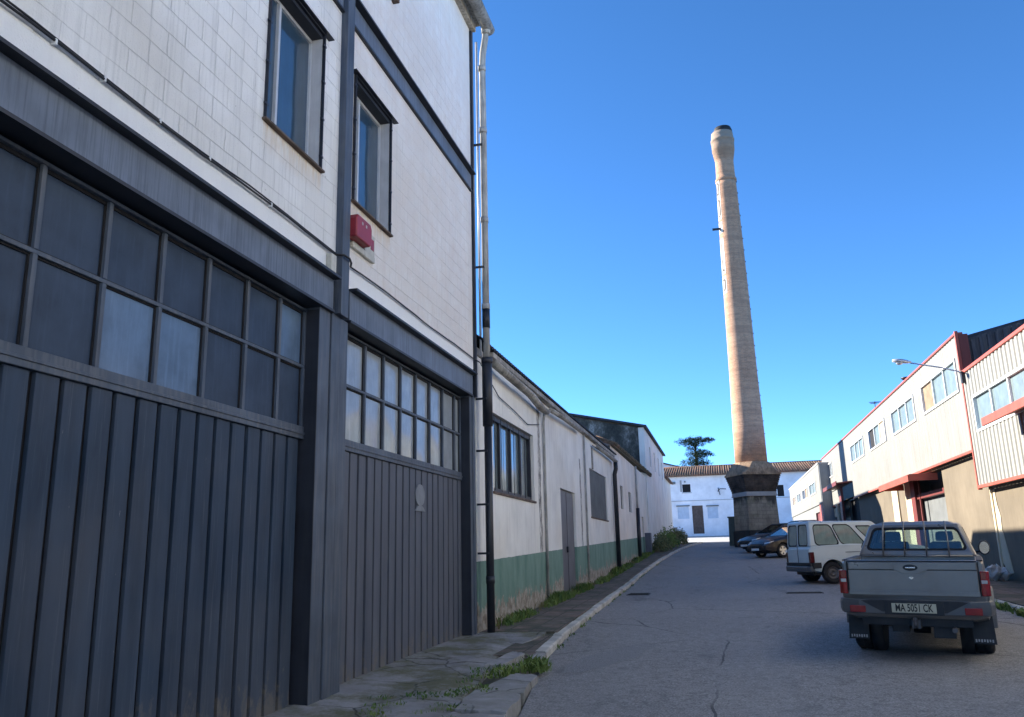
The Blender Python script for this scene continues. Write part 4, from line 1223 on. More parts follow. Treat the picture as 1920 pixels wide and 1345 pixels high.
XR = 7.0
def warehouse(name, label, loc, y0, y1, zc, zt, wins, x=XR, depth=.03, x1=18, zlow=0, cladmin=None):
    w = thing(name, label, 'warehouse', loc)
    mb = MB()
    hs = [(a-.07, b+.07, c-.07, d+.07) for a, b, c, d in [q[:4] for q in wins]]
    corr_wall(mb, x, y0, y1, zc, zt, hs, .3, depth)
    T = lambda u, v, d: (x+.03+.12*d, u, v)
    mb.slab(y0+.002, y1-.002, zc, zt, hs, T)
    mb.build('cladding', M['clad'] if depth > .02 else M['clad2'], w)
    return w

# near section (lower), next to the camera
GC = M['glass_right']; CB = M['cardboard']
wn_ = warehouse('near_warehouse', 'lower near warehouse with ribbed cream cladding and large windows at the right edge', (7, 20, .3), -25, 25.68, 3.15, 6.30,
    [(19.3, 25.0, 4.62, 5.50), (11, 16.7, 4.62, 5.5), (3, 8.7, 4.62, 5.5)], depth=.032)
for a, b in ((19.3, 25.0), (11, 16.7), (3, 8.7)): r_window(wn_, XR, a, b, 4.62, 5.50, 4, [GC])
mb = MB(); mb.box(6.93, 7.16, -20, 25.70, 6.30, 6.39); mb.box(6.93, 7.0, -20, 25.70, 3.06, 3.148); mb.box(6.94, 7.05, 25.68, 25.76, 3.03, 6.30)
mb.build('trim', M['red'], wn_, .008)
mb = MB(); mb.box(7.28, 7.4, -20, 25.6, -.5, 3.2); mb.box(7.4, 18, 25.4, 25.6, 0, 6.2); mb.build('lower_wall', M['tan'], wn_)
mb = MB(); mb.hexa([(7.1, -20, 6.2), (7.1, 25.6, 6.2), (13, 25.6, 7.6), (13, -20, 7.6)], [(7.1, -20, 6.3), (7.1, 25.6, 6.3), (13, 25.6, 7.7), (13, -20, 7.7)]); mb.build('roof', M['fibre_dark'], wn_)
# canopy on near section at the right edge of the frame
mb = MB(); mb.prism([(6.99, 4.60), (6.25, 4.40), (6.25, 4.50), (6.99, 4.74)], 17.5, 21.9, 'y'); mb.box(6.22, 6.28, 17.45, 21.95, 4.33, 4.52)
mb.build('canopy', M['red'], wn_, .006)

mb = MB(); corr_wall(mb, XR, -25, 15.9, 6.43, 10.5, [], .3, .045); mb.box(7.03, 7.15, -25, 15.9, 6.43, 10.5); mb.box(7.15, 18, 15.7, 15.9, 6.43, 10.5)  # unseen tall wall added to bounce sunlight onto the left facade
mb.build('bounce_wall_upper', M['pale_render'], wn_)
mb = MB(); mb.box(6.92, 7.2, -25, 15.95, 10.5, 10.6); mb.build('bounce_wall_cap', M['red'], wn_)
mb = MB(); mb.box(7.05, 7.39, -25, 15.9, -.45, 3.15); mb.build('bounce_wall_lower', M['pale_render'], wn_)  # unseen pale lower face, added for the same bounce light
wf_ = warehouse('middle_warehouse', 'long tall cream clad warehouse with a row of windows and red trimmed parapet', (7, 40, 1), 25.76, 48.6, 4.16, 7.50,
    [(26.3, 30.7, 5.97, 6.84), (32.1, 36.2, 5.97, 6.80), (37.9, 41.9, 5.97, 6.82), (43.7, 47.9, 5.97, 6.80)], depth=.012)
r_window(wf_, XR, 26.3, 30.7, 5.97, 6.84, 3, [GC, GC, CB])
r_window(wf_, XR, 32.1, 36.2, 5.97, 6.80, 3, [GC])
r_window(wf_, XR, 37.9, 41.9, 5.97, 6.82, 3, [M['tan_light'], GC, M['black']])
r_window(wf_, XR, 43.7, 47.9, 5.97, 6.80, 3, [GC])
mb = MB()
corr_wall(mb, XR, 48.6, 61.5, 5.05, 7.50, [(56.4, 59.2, 5.93, 6.87)], .3, .01)
mb.slab(48.602, 61.5, 5.05, 7.5, [(56.4, 59.2, 5.93, 6.87)], lambda u, v, d: (7.03+.12*d, u, v))
mb.build('cladding', M['clad2'], wf_)
r_window(wf_, XR, 56.47, 59.13, 6.0, 6.8, 3, [GC, M['glass_dark']])
mb = MB(); corr_wall(mb, XR, 54.6, 60.8, 4.15, 5.0, [], .3, .01); mb.slab(54.6, 60.8, 4.15, 5.0, [], lambda u, v, d: (7.03+.12*d, u, v)); mb.build('lower_cladding', M['clad2'], wf_)
mb = MB(); mb.box(6.94, 7.16, 25.74, 61.5, 7.50, 7.57); mb.box(6.94, 7.0, 25.76, 48.6, 4.08, 4.158); mb.box(6.93, 7.02, 25.68, 25.76, 6.43, 7.60); mb.box(6.95, 7.0, 54.6, 60.8, 4.05, 4.148)
mb.build('trim', M['red'], wf_, .008)
mb = MB(); mb.box(7.03, 7.27, 25.69, 25.74, 6.43, 7.50); mb.build('end_flashing', M['darkred'], wf_)
mb = MB()
mb.slab(25.76, 61.5, 0, 4.3, [(30.55, 35.4, 0.2, 4.05), (48.8, 61.2, 0.4, 4.29)], lambda u, v, d: (7.22+.3*d, u, v))
mb.build('lower_wall', M['tan'], wf_)
mb = MB(); mb.box(7.16, 7.215, 38.0, 39.2, .5, 4.15); mb.box(7.19, 7.215, 35.5, 36.6, .5, 4.15); mb.build('pilaster', M['tan_light'], wf_)
# dark corrugated gable above the lower near roof
mb = MB(); mb.prism([(7.25, 6.2), (7.25, 7.36), (9.5, 7.95), (13, 8.7), (18, 7.6), (18, 6.2)], 25.78, 25.9, 'y')
for k in range(26):
    xx = 7.35+k*.22
    mb.box(xx, xx+.09, 25.73, 25.778, 6.45, interp([(7.25, 7.3), (9.5, 7.9), (13, 8.6)], xx))
mb.build('gable_wall', M['fibre_sheet'], wf_)
mb = MB(); mb.hexa([(7.16, 25.8, 7.35), (7.16, 61.5, 7.35), (13, 61.5, 8.7), (13, 25.8, 8.7)], [(7.16, 25.8, 7.45), (7.16, 61.5, 7.45), (13, 61.5, 8.8), (13, 25.8, 8.8)]); mb.build('roof', M['fibre_dark'], wf_)
# entrance with canopy
mb = MB(); mb.box(7.9, 8.0, 30.2, 35.8, 0, 4.3); mb.box(7.53, 7.9, 35.4, 35.6, 0, 4.3); mb.box(7.53, 7.9, 30.35, 30.55, 0, 4.3); mb.build('entrance_recess', M['shutter'], wf_)
mb = MB()
mb.box(7.15, 7.3, 34.7, 35.38, .6, 4.04); mb.box(7.2, 7.26, 34.1, 34.22, .6, 4.04); mb.box(7.22, 7.42, 30.57, 34.7, 3.25, 3.42)
mb.build('door_frame', M['darkred'], wf_)
mb = MB(); mb.box(7.45, 7.51, 30.57, 35.3, .5, 3.25)
mb.build('roller_door', M['shutter'], wf_)
mb = MB(); mb.prism([(7.2, 4.02), (6.3, 3.78), (6.3, 3.86), (7.2, 4.04)], 31.1, 36.7, 'y'); mb.box(6.25, 6.3, 31.05, 36.75, 3.70, 3.93); mb.box(6.3, 7.2, 31.05, 31.1, 3.72, 3.95); mb.box(6.3, 7.2, 36.7, 36.75, 3.72, 3.95)
mb.build('canopy', M['red'], wf_, .006)
mb = MB(); mb.box(7.6, 7.7, 48.8, 54.4, 0, 4.28); mb.build('dark_opening', M['black'], wf_)
mb = MB(); mb.box(7.5, 7.7, 54.45, 61.2, 0, 4.28); mb.build('roller_door', M['shutter'], wf_)
mb = MB(); mb.box(6.96, 7.1, 53.6, 54.5, 1.5, 5.04); mb.build('red_post', M['darkred'], wf_)
mb = MB(); mb.prism([(7.0, 5.02), (6.2, 4.92), (6.2, 5.0), (7.0, 5.08)], 48.9, 55.2, 'y'); mb.box(6.15, 6.2, 48.85, 55.25, 4.86, 5.08); mb.build('canopy', M['darkred'], wf_, .006)
mb = MB(); mb.box(7.02, 7.1, 54.6, 60.8, 3.4, 3.95); mb.tube([(6.9, 54.9, 1.7), (6.9, 54.9, 4.1)], .12, 8); mb.build('ledge', M['tan_light'], wf_)
# end section standing forward
XE = 6.35
we_ = warehouse('end_warehouse', 'far cream warehouse section standing forward near the white house', (6.35, 72, 2.1), 58.2, 84, 4.35, 6.92,
    [(61.0, 65.0, 5.25, 5.95), (67, 71, 5.25, 5.95), (73, 76, 5.25, 5.95), (78, 81, 5.25, 5.95)], x=XE, depth=.01)
for i, (a, b) in enumerate(((61, 65), (67, 71), (73, 76), (78, 81))): r_window(we_, XE, a, b, 5.25, 5.95, 2, [[GC], [CB, M['glass_dark']], [M['glass_dark'], GC], [CB]][i])
mb = MB(); mb.box(6.38, 16, 58.0, 58.18, 1.5, 6.9); mb.build('side_wall', M['side_shade'], we_)
mb = MB(); mb.box(6.38, 16, 84, 84.2, 2, 6.9); mb.build('side_wall', M['side_shade'], we_)
mb = MB(); mb.box(6.3, 16, 58.0, 84.2, 6.92, 7.0); mb.build('roof', M['reveal'], we_)
mb = MB(); mb.slab(58.2, 84, 1.5, 4.35, [(60.6, 63.4, 1.6, 3.9)], lambda u, v, d: (6.43+.2*d, u, v)); mb.build('lower_wall', M['clad2'], we_)
mb = MB(); mb.box(6.40, 6.5, 58.6, 60.5, 1.8, 4.75); mb.build('red_panel', M['red'], we_)
mb = MB(); mb.box(6.55, 6.6, 60.6, 63.4, 1.8, 3.9); mb.build('door', M['darkred'], we_)

# paint-stained peeling streak and the plastic heap at its foot
mb = MB()
mb.prism([(25.45, 3.02), (25.95, 3.0), (25.9, 2.6), (26.0, 2.2), (25.8, 1.6), (25.7, 1.1), (25.2, .75), (24.9, .8), (25.1, 1.4), (25.3, 1.9), (25.25, 2.3), (25.4, 2.6)], 7.262, 7.278, 'x')
mb.box(7.225, 7.26, 25.62, 25.75, .3, 3.02)
mb.build('peeling_paint', M['tan_light'], wf_)

# wall lamp on a long arm
l_ = thing('street_lamp', 'street lamp head on a long thin arm from the corner of the middle warehouse', 'street lamp', (7, 25.5, 6.35))
mb = MB(); mb.tube([(6.93, 25.5, 6.22), (6.85, 25.5, 6.36), (6.4, 25.52, 6.52), (5.62, 25.6, 6.74)], .022, 8)
mb.build('arm', M['lampmetal'], l_)
mb = MB(); mb.box(6.88, 6.95, 25.44, 25.56, 6.02, 6.36); mb.build('wall_plate', M['steel_dark'], l_, .005)
mb = MB()
V = []
secs = [(5.66, .03, .03, 6.745), (5.55, .085, .05, 6.765), (5.42, .12, .062, 6.79), (5.28, .12, .06, 6.81), (5.16, .075, .04, 6.83)]
n = 12
for x, wy, hz, zc in secs:
    for k in range(n):
        a_ = 2*math.pi*k/n
        V.append((x, 25.6+wy*math.cos(a_), zc+hz*math.sin(a_)*(1.25 if math.sin(a_) > 0 else .8)))
mb.add(V, [(i*n+k, i*n+(k+1) % n, (i+1)*n+(k+1) % n, (i+1)*n+k) for i in range(len(secs)-1) for k in range(n)], True)
mb.add(V[:n], [tuple(range(n))[::-1]]); mb.add(V[-n:], [tuple(range(n))])
hd = mb.build('lamp_head', M['lampmetal'], l_)
mb = MB(); mb.lathe([(.02, -.065), (.07, -.055), (.095, -.02), (.095, .0)], (5.34, 25.6, 6.765), n=14); mb.build('lamp_lens', M['lamp_clear'], hd)

# roof antennas
def antenna(x, y, z, h, label):
    mb = MB(); mb.tube([(x, y, z), (x, y, z+h)], .02, 6)
    for k in range(4): mb.tube([(x-.3+.05*k, y+(k-1.5)*.16, z+h-.06), (x+.3-.05*k, y+(k-1.5)*.16, z+h-.06)], .009, 5)
    mb.tube([(x, y-.35, z+h-.06), (x, y+.35, z+h-.06)], .012, 5)
    tag(mb.build('antenna', M['steel_dark']), label, 'antenna', 'antennas on the warehouse roofs')
antenna(7.3, 41.2, 7.4, .75, 'small dark aerial on the parapet of the middle warehouse')
antenna(7.6, 73.5, 7.0, 1.4, 'tall aerial rising above the far end warehouse roof')
mb = MB(); mb.lathe([(.02, 0), (.10, .02), (.18, .06), (.22, .12)], (7.25, 33.9, 7.72), axis='z', n=12); mb.tube([(7.25, 33.9, 7.45), (7.25, 33.9, 7.72)], .02, 6)
tag(mb.build('roof_vent', M['steel_dark']), 'little dark vent on the parapet above the second upper window', 'vent')

# ------------------------------------------------------------ vehicles (local coordinates: x right, y forward, z up, origin on the ground under the rear axle)
def body_mesh(secs, n=None):
    """secs: list of (y, zb, zt, w, wt, crown) -> closed lofted body"""
    V = []; loops = []
    for (y, zb, zt, w, wt, cr) in secs:
        h = zt-zb
        half = [(0, zb), (w*.80, zb), (w*.955, zb+.03), (w*.985, zb+.12*h), (w, zb+.40*h), (w*.995, zb+.68*h), (w*.975, zb+.86*h), (wt+.012, zt-.035), (wt-.02, zt), (wt*.6, zt+cr*.7), (0, zt+cr)]
        lp = [(x, y, z) for x, z in half]+[(-x, y, z) for x, z in half[-2:0:-1]]
        loops.append(lp)
    m_ = len(loops[0]); V = [p for l in loops for p in l]
    F = [(i*m_+k, i*m_+(k+1) % m_, (i+1)*m_+(k+1) % m_, (i+1)*m_+k) for i in range(len(loops)-1) for k in range(m_)]
    F += [tuple(range(m_))[::-1], tuple(range(len(V)-m_, len(V)))]
    return V, F

def boolean_cut(o, cutters):
    for c in cutters:
        md = o.modifiers.new('cut', 'BOOLEAN'); md.operation = 'DIFFERENCE'; md.object = c; md.solver = 'EXACT'
    bpy.context.view_layer.update()
    dg = bpy.context.evaluated_depsgraph_get()
    me = bpy.data.meshes.new_from_object(o.evaluated_get(dg))
    old = o.data
    o.modifiers.clear(); o.data = me
    me.name = old.name
    bpy.data.meshes.remove(old)
    for c in cutters:
        d = c.data; bpy.data.objects.remove(c); bpy.data.meshes.remove(d)

def cutter(fn):
    mb = MB(); fn(mb); return mb.build('cutter', M['plastic'])

def smooth_angle(o, ang=38):
    bm = bmesh.new(); bm.from_mesh(o.data)
    for f in bm.faces: f.smooth = True
    for e in bm.edges:
        e.smooth = not (len(e.link_faces) == 2 and e.calc_face_angle(0) > R(ang))
    bm.to_mesh(o.data); bm.free()

def greenhouse(base, top, n_bulge=.0):
    """base/top: 4 corner points (rear-left, rear-right, front-right, front-left)"""
    return [Vector(p) for p in base], [Vector(p) for p in top]

def panel_on(mb, q, u0, u1, v0, v1, off=.006, thick=.012, r=.18, n=4):
    """rounded panel on bilinear quad q = (a, b, c, d) with a-b bottom, d-c top"""
    a, b, c, d = [Vector(p) for p in q]
    nrm = (b-a).cross(d-a).normalized()
    def P(u, v, o_): return (a*(1-u)*(1-v)+b*u*(1-v)+c*u*v+d*(1-u)*v)+nrm*o_
    W = ((b-a).length*(u1-u0)); H = ((d-a).length*(v1-v0))
    rr = min(W, H)*r; ru = rr/W*(u1-u0); rv = rr/H*(v1-v0)
    pts = []
    for cu, cv, a0 in ((u1-ru, v0+rv, -90), (u1-ru, v1-rv, 0), (u0+ru, v1-rv, 90), (u0+ru, v0+rv, 180)):
        for k in range(n+1):
            t = R(a0+90*k/n); pts.append((cu+ru*math.cos(t), cv+rv*math.sin(t)))
    k = len(pts)
    V = [P(u, v, off) for u, v in pts]+[P(u, v, off-thick) for u, v in pts]
    mb.add(V, [tuple(range(k)), tuple(range(2*k-1, k-1, -1))]+[(i, k+i, k+(i+1) % k, (i+1) % k) for i in range(k)])

def glasshouse(parent, name, b_, t_, paint, bev, panels, glass, wall=.045, floor=.0):
    """hollow cabin with cut window openings and separate glass panes; panels: list of (quad, u0, u1, v0, v1, r, part name)"""
    mb = MB(); mb.hexa(b_, t_); o = mb.build(name, paint, parent, bev, 3)
    cuts = []
    cb = sum((Vector(p) for p in b_), Vector())/4; ct = sum((Vector(p) for p in t_), Vector())/4
    def inset(p, c, dz): v = Vector(p); d = Vector((c.x-v.x, c.y-v.y, 0)); return tuple(v+Vector((wall*1.3*(1 if d.x > 0 else -1), wall*1.6*(1 if d.y > 0 else -1), dz)))
    cuts.append(cutter(lambda m_: m_.hexa([inset(p, cb, .02) for p in b_], [inset(p, ct, -wall) for p in t_])))
    for q, u0, u1, v0, v1, r, nm in panels:
        cuts.append(cutter(lambda m_: panel_on(m_, q, u0, u1, v0, v1, .09, .26, r, 5)))
    boolean_cut(o, cuts); smooth_angle(o, 40)
    for q, u0, u1, v0, v1, r, nm in panels:
        mb = MB(); panel_on(mb, q, u0-.008, u1+.008, v0-.015, v1+.015, -.012, .006, r, 5)
        w = mb.build(nm, glass, o)
        # black rubber seal: ring between two rounded outlines
        mb = MB(); ring_on(mb, q, u0, u1, v0, v1, r, .022)
        mb.build('window_seal', M['black'], w)
    return o

def ring_on(mb, q, u0, u1, v0, v1, r, wd):
    a, b, c, d = [Vector(p) for p in q]
    nrm = (b-a).cross(d-a).normalized(); W = (b-a).length; H = (d-a).length
    def outline(g):
        U0, U1, V0, V1 = u0-g/W, u1+g/W, v0-g/H, v1+g/H
        rr = min(W*(U1-U0), H*(V1-V0))*r; ru, rv = rr/W, rr/H; pts = []
        for cu, cv, a0 in ((U1-ru, V0+rv, -90), (U1-ru, V1-rv, 0), (U0+ru, V1-rv, 90), (U0+ru, V0+rv, 180)):
            for k in range(6):
                t = R(a0+18*k); u, v = cu+ru*math.cos(t), cv+rv*math.sin(t)
                pts.append(a*(1-u)*(1-v)+b*u*(1-v)+c*u*v+d*(1-u)*v)
        return pts
    o_, i_ = outline(.008), outline(-wd)
    n = len(o_)
    V = [p+nrm*.003 for p in o_]+[p+nrm*.003 for p in i_]+[p-nrm*.03 for p in o_]+[p-nrm*.03 for p in i_]
    F = []
    for k in range(n):
        j = (k+1) % n
        F += [(k, j, n+j, n+k), (2*n+k, 3*n+k, 3*n+j, 2*n+j), (k, 2*n+k, 2*n+j, j), (n+k, n+j, 3*n+j, 3*n+k)]
    mb.add(V, F)

def seats(parent, xs, ys, z0, h):
    for y in ys:
        for x in xs:
            mb = MB()
            mb.hexa([(x-.22, y-.10, z0), (x+.22, y-.10, z0), (x+.22, y+.06, z0), (x-.22, y+.06, z0)], [(x-.20, y-.18, z0+h*.62), (x+.20, y-.18, z0+h*.62), (x+.20, y-.06, z0+h*.62), (x-.20, y-.06, z0+h*.62)])
            mb.hexa([(x-.11, y-.19, z0+h*.68), (x+.11, y-.19, z0+h*.68), (x+.11, y-.11, z0+h*.68), (x-.11, y-.11, z0+h*.68)], [(x-.10, y-.20, z0+h), (x+.10, y-.20, z0+h), (x+.10, y-.13, z0+h), (x-.10, y-.13, z0+h)])
            mb.build('seat', M['seat'], parent, .02)

def wheel(parent, x, y, r, w, side, rimmat, style='spoke', rr_=.62):
    """side: +1 outer face towards +x"""
    mb = MB(); ri = r*rr_
    prof = [(ri, -w/2), (r*.86, -w/2), (r*.965, -w*.40), (r, -w*.28), (r, w*.28), (r*.965, w*.40), (r*.86, w/2), (ri, w/2), (ri*.96, w*.3), (ri*.96, -w*.3)]
    n = 32; V = []
    for rad, h in prof:
        for k in range(n):
            a = 2*math.pi*k/n; V.append((x+h, y+rad*math.cos(a), r+rad*math.sin(a)))
    p_ = len(prof)
    mb.add(V, [(i*n+k, i*n+(k+1) % n, ((i+1) % p_)*n+(k+1) % n, ((i+1) % p_)*n+k) for i in range(p_) for k in range(n)], True)
    for k in range(n):   # tread blocks
        a = 2*math.pi*(k+.5)/n
        c_, s_ = math.cos(a), math.sin(a)
        for hx in (-.18, .18):
            cy, cz = y+(r+.001)*c_, r+(r+.001)*s_
            t = Vector((0, -s_, c_)); rd = Vector((0, c_, s_)); b = Vector((x+hx*w, cy, cz))
            q = [b+t*.022+Vector((sx*w*.12, 0, 0)) for sx in (-1, 1)]+[b-t*.022+Vector((sx*w*.12, 0, 0)) for sx in (1, -1)]
            mb.hexa([p-rd*.01 for p in q], [p+rd*.007 for p in q])
    wh = mb.build('wheel', M['tyre'], parent)
    mb = MB(); xo = x+side*w*.36
    def disc_(r0, r1, x0, x1, n=24, sm=True):
        mb.lathe([(r0, x0), (r1, x1)], (0, y, r), 'x', n, sm)
    if style == 'spoke':
        mb.lathe([(ri*.97, x-side*w*.2), (ri*.97, x+side*w*.44), (ri*.88, x+side*w*.42), (ri*.86, x-side*w*.1)], (0, y, r), 'x', 24)
        for k in range(5):
            a = 2*math.pi*k/5+.3; d = Vector((0, math.cos(a), math.sin(a))); t = Vector((0, -math.sin(a), math.cos(a)))
            c0 = Vector((xo, y, r))
            lo = [c0+t*s_*.16*ri for s_ in (-1, 1)]+[c0+d*ri*.93+t*s_*.26*ri for s_ in (1, -1)]
            X = Vector((side*.02, 0, 0)); mb.hexa([p-X for p in lo], [p+X*.4 for p in lo])
        mb.lathe([(ri*.24, xo-side*.02), (ri*.22, xo+side*.018)], (0, y, r), 'x', 16)
        mb2 = MB(); mb2.lathe([(ri*.86, x+side*w*.05), (ri*.5, x+side*w*.06)], (0, y, r), 'x', 20); mb2.build('brake_disc', M['plastic'], wh)
    else:
        mb.lathe([(ri*.97, x-side*w*.2), (ri*.97, x+side*w*.44), (ri*.86, x+side*w*.40), (ri*.74, x+side*w*.14), (ri*.5, x+side*w*.30), (ri*.30, x+side*w*.33), (ri*.26, x+side*w*.22), (ri*.1, x+side*w*.24)], (0, y, r), 'x', 24)
    mb.build('rim', rimmat, wh)
    return wh

def place(o, x, y, heading_deg, dz=0.0, roll=0):
    """heading: degrees from +Y towards +X; sits on the sloping road"""
    h = R(heading_deg)
    f = Vector((math.sin(h), math.cos(h), 0)); L = 2.9
    p0, p1 = (x, y), (x+f.x*L, y+f.y*L)
    z0, z1 = gz(p0[1])+dz, gz(p1[1])+dz
    pitch = math.atan2(z1-z0, L)
    o.rotation_mode = 'ZXY'
    o.rotation_mode = 'XYZ'
    Mx = Matrix.Rotation(-h, 4, 'Z') @ Matrix.Rotation(pitch, 4, 'X') @ Matrix.Rotation(R(roll), 4, 'Y')
    o.rotation_euler = Mx.to_euler()
    o.location = (x, y, z0)

def text(body, size, mat, parent, M4, name='lettering', ext=.001, sx=1.0, bold=0.0):
    cu = bpy.data.curves.new(name, 'FONT'); cu.body = body; cu.size = size; cu.extrude = ext; cu.align_x = 'CENTER'; cu.align_y = 'CENTER'; cu.offset = bold
    o = bpy.data.objects.new(name, cu); COL.objects.link(o); cu.materials.append(mat)
    o.parent = parent
    o.matrix_local = M4 @ Matrix.Diagonal((sx, 1, 1, 1))
    bpy.context.view_layer.update()
    me = bpy.data.meshes.new_from_object(o.evaluated_get(bpy.context.evaluated_depsgraph_get()))
    q = bpy.data.objects.new(name, me); COL.objects.link(q); q.parent = parent; q.matrix_local = o.matrix_local.copy()
    if not me.materials: me.materials.append(mat)
    bpy.data.objects.remove(o); bpy.data.curves.remove(cu)
    return q

# ---- pickup
tk = thing('pickup_truck', 'dusty taupe pickup truck parked nearest the camera on the right, tailgate towards us', 'pickup truck', (0, 0, 0), None, True)
RT = .355
secs = [(-1.08, .60, 1.205, .80, .775, .0), (-1.05, .52, 1.215, .825, .785, .0), (-.9, .48, 1.215, .835, .79, .0), (0, .46, 1.215, .84, .80, 0), (.85, .44, 1.21, .84, .80, 0), (1.4, .42, 1.20, .84, .80, 0),
        (2.4, .42, 1.16, .84, .79, 0), (2.75, .42, 1.12, .84, .76, .02), (3.4, .42, 1.05, .835, .72, .03), (3.75, .45, .98, .80, .66, .02), (3.88, .50, .88, .72, .6, 0)]
V, F = body_mesh(secs)
mb = MB(); mb.add(V, F); body = mb.build('body', M['truckpaint'], tk)
cuts = []
for yy in (0, 2.95):
    cuts.append(cutter(lambda m_, yy=yy: m_.lathe([(.43, -1.2), (.43, 1.2)], (0, yy, RT+.02), 'x', 28, False)))
cuts.append(cutter(lambda m_: m_.box(-.72, .72, -1.01, .36, .72, 1.6)))
for c in cuts: c.parent = None
boolean_cut(body, cuts); smooth_angle(body, 30)
mb = MB(); mb.box(-.62, .62, -1.0, 3.6, .42, .62)
for sx in (-1, 1):
    for yy in (0, 2.95): mb.lathe([(.42, sx*.45), (.42, sx*.60)], (0, yy, RT+.02), 'x', 20)
mb.build('chassis', M['plastic'], tk)
# tailgate
mb = MB()
mb.box(-.735, .735, -1.115, -1.075, .80, 1.195)
tg = mb.build('tailgate', M['truckpaint'], tk, .014, 3)
mb = MB()
mb.box(-.72, .72, -1.124, -1.116, 1.105, 1.19)                        # upper raised band
mb.box(-.735, .735, -1.128, -1.116, .79, .845)                         # lower lip
mb.build('pressed_band', M['truckpaint'], tg, .006)
mb = MB()
pts = [(.19, 1.10), (.09, 1.06), (-.09, 1.06), (-.19, 1.10), (-.19, 1.145), (-.11, 1.18), (.11, 1.18), (.19, 1.145)]
mb.prism(pts, -1.124, -1.128, 'y'); mb.build('handle_surround', M['truckpaint'], tg, .004)
mb = MB(); mb.prism([(.085*math.cos(a), 1.128+.038*math.sin(a)) for a in [2*math.pi*k/20 for k in range(20)]], -1.1285, -1.134, 'y'); mb.build('handle_recess', M['plastic'], tg)
mb = MB(); mb.box(-.058, .058, -1.145, -1.1345, 1.118, 1.137); mb.build('handle', M['chrome'], tg, .006)
mb = MB(); mb.prism([(-.03, 1.005), (0, .985), (.03, 1.005), (.022, 1.015), (-.022, 1.015)], -1.1155, -1.121, 'y'); mb.build('badge', M['chrome'], tg)
mb = MB()
for sx in (-1, 1): mb.box(sx*.742-.004, sx*.742+.004, -1.12, -1.082, .80, 1.2)
mb.box(-.73, .73, -1.1165, -1.1155, 1.094, 1.102)
mb.build('shut_line', M['black'], tg)
# rail caps
mb = MB()
for sx in (-1, 1): mb.box(sx*.765-.035, sx*.765+.035, -1.06, .40, 1.205, 1.222)
mb.box(-.73, .73, -1.105, -1.06, 1.197, 1.212)
mb.build('rail_cap', M['plastic'], tk, .01)
# tail lamps
for sx in (-1, 1):
    def lampbox(z0, z1, mat, nm, par, sx=sx):
        mb = MB()
        xa, xb = sx*.752, sx*.850
        y0_, y1_ = -1.118, -.98
        lo = [(xa, y0_, z0), (sx*.80, y0_, z0), (xb, y0_+.05, z0), (xb, y1_, z0), (xa, y1_, z0)]
        n_ = 5
        hi = [(x, y, z1) for x, y, _ in lo]
        mb.add(lo+hi, [tuple(range(n_))[::-1], tuple(range(n_, 2*n_))]+[(i, (i+1) % n_, n_+(i+1) % n_, n_+i) for i in range(n_)])
        return mb.build(nm, mat, par, .008)
    tl = lampbox(.80, 1.09, M['lamp_red'], 'tail_lamp', tk)
    lampbox(.998, 1.082, M['lamp_orange'], 'indicator', tl) if False else None
    mb = MB(); mb.prism([(sx*.76, 1.0), (sx*.815, 1.0), (sx*.815, 1.075), (sx*.76, 1.075)], -1.1195, -1.124, 'y'); mb.build('indicator', M['lamp_orange'], tl, .003)
    mb = MB(); mb.box(min(sx*.76, sx*.825), max(sx*.76, sx*.825), -1.1235, -1.119, .945, .985); mb.build('reversing_lens', M['lamp_clear'], tl, .003)
# bumper
mb = MB()
out = [(-.86, -.85), (-.87, -1.0), (-.83, -1.14), (-.62, -1.205), (.62, -1.205), (.83, -1.14), (.87, -1.0), (.86, -.85)]
inn = [(.80, -.85), (.80, -.98), (.77, -1.06), (.58, -1.10), (-.58, -1.10), (-.77, -1.06), (-.80, -.98), (-.80, -.85)]
def ringp(poly, z): return [(x, y, z) for x, y in poly]
Z = [(.57, .985), (.62, 1.0), (.70, 1.0), (.745, .985)]
V = []
for z_, s_ in Z: V += [(x*s_, y*s_ if False else y, z_) for x, y in out+inn]
m_ = 16
F = [(i*m_+k, i*m_+(k+1) % m_, (i+1)*m_+(k+1) % m_, (i+1)*m_+k) for i in range(3) for k in range(m_)]
def capring(b): return [tuple([b+k, b+k+1, b+m_-2-k, b+m_-1-k]) for k in range(7)]
F += capring(0)+capring(3*m_)
mb.add(V, F)
bp = mb.build('bumper', M['bumper'], tk, .012)
mb = MB(); mb.box(-.33, .33, -1.222, -1.195, .57, .735); mb.prism([(-.60, .73), (-.36, .60), (.36, .60), (.60, .73), (.5, .74), (-.5, .74)], -1.206, -1.212, 'y'); mb.build('centre_section', M['plastic'], bp, .006)
mb = MB(); mb.box(-.248, .248, -1.232, -1.224, .595, .705); pl = mb.build('number_plate', M['plate'], bp, .002)
RX = Matrix.Rotation(R(90), 4, 'X')
text("MA 5051 CK", .125, M['ink'], pl, Matrix.Translation((0, -1.2335, .65)) @ RX, 'registration', .001, .62, .0025)
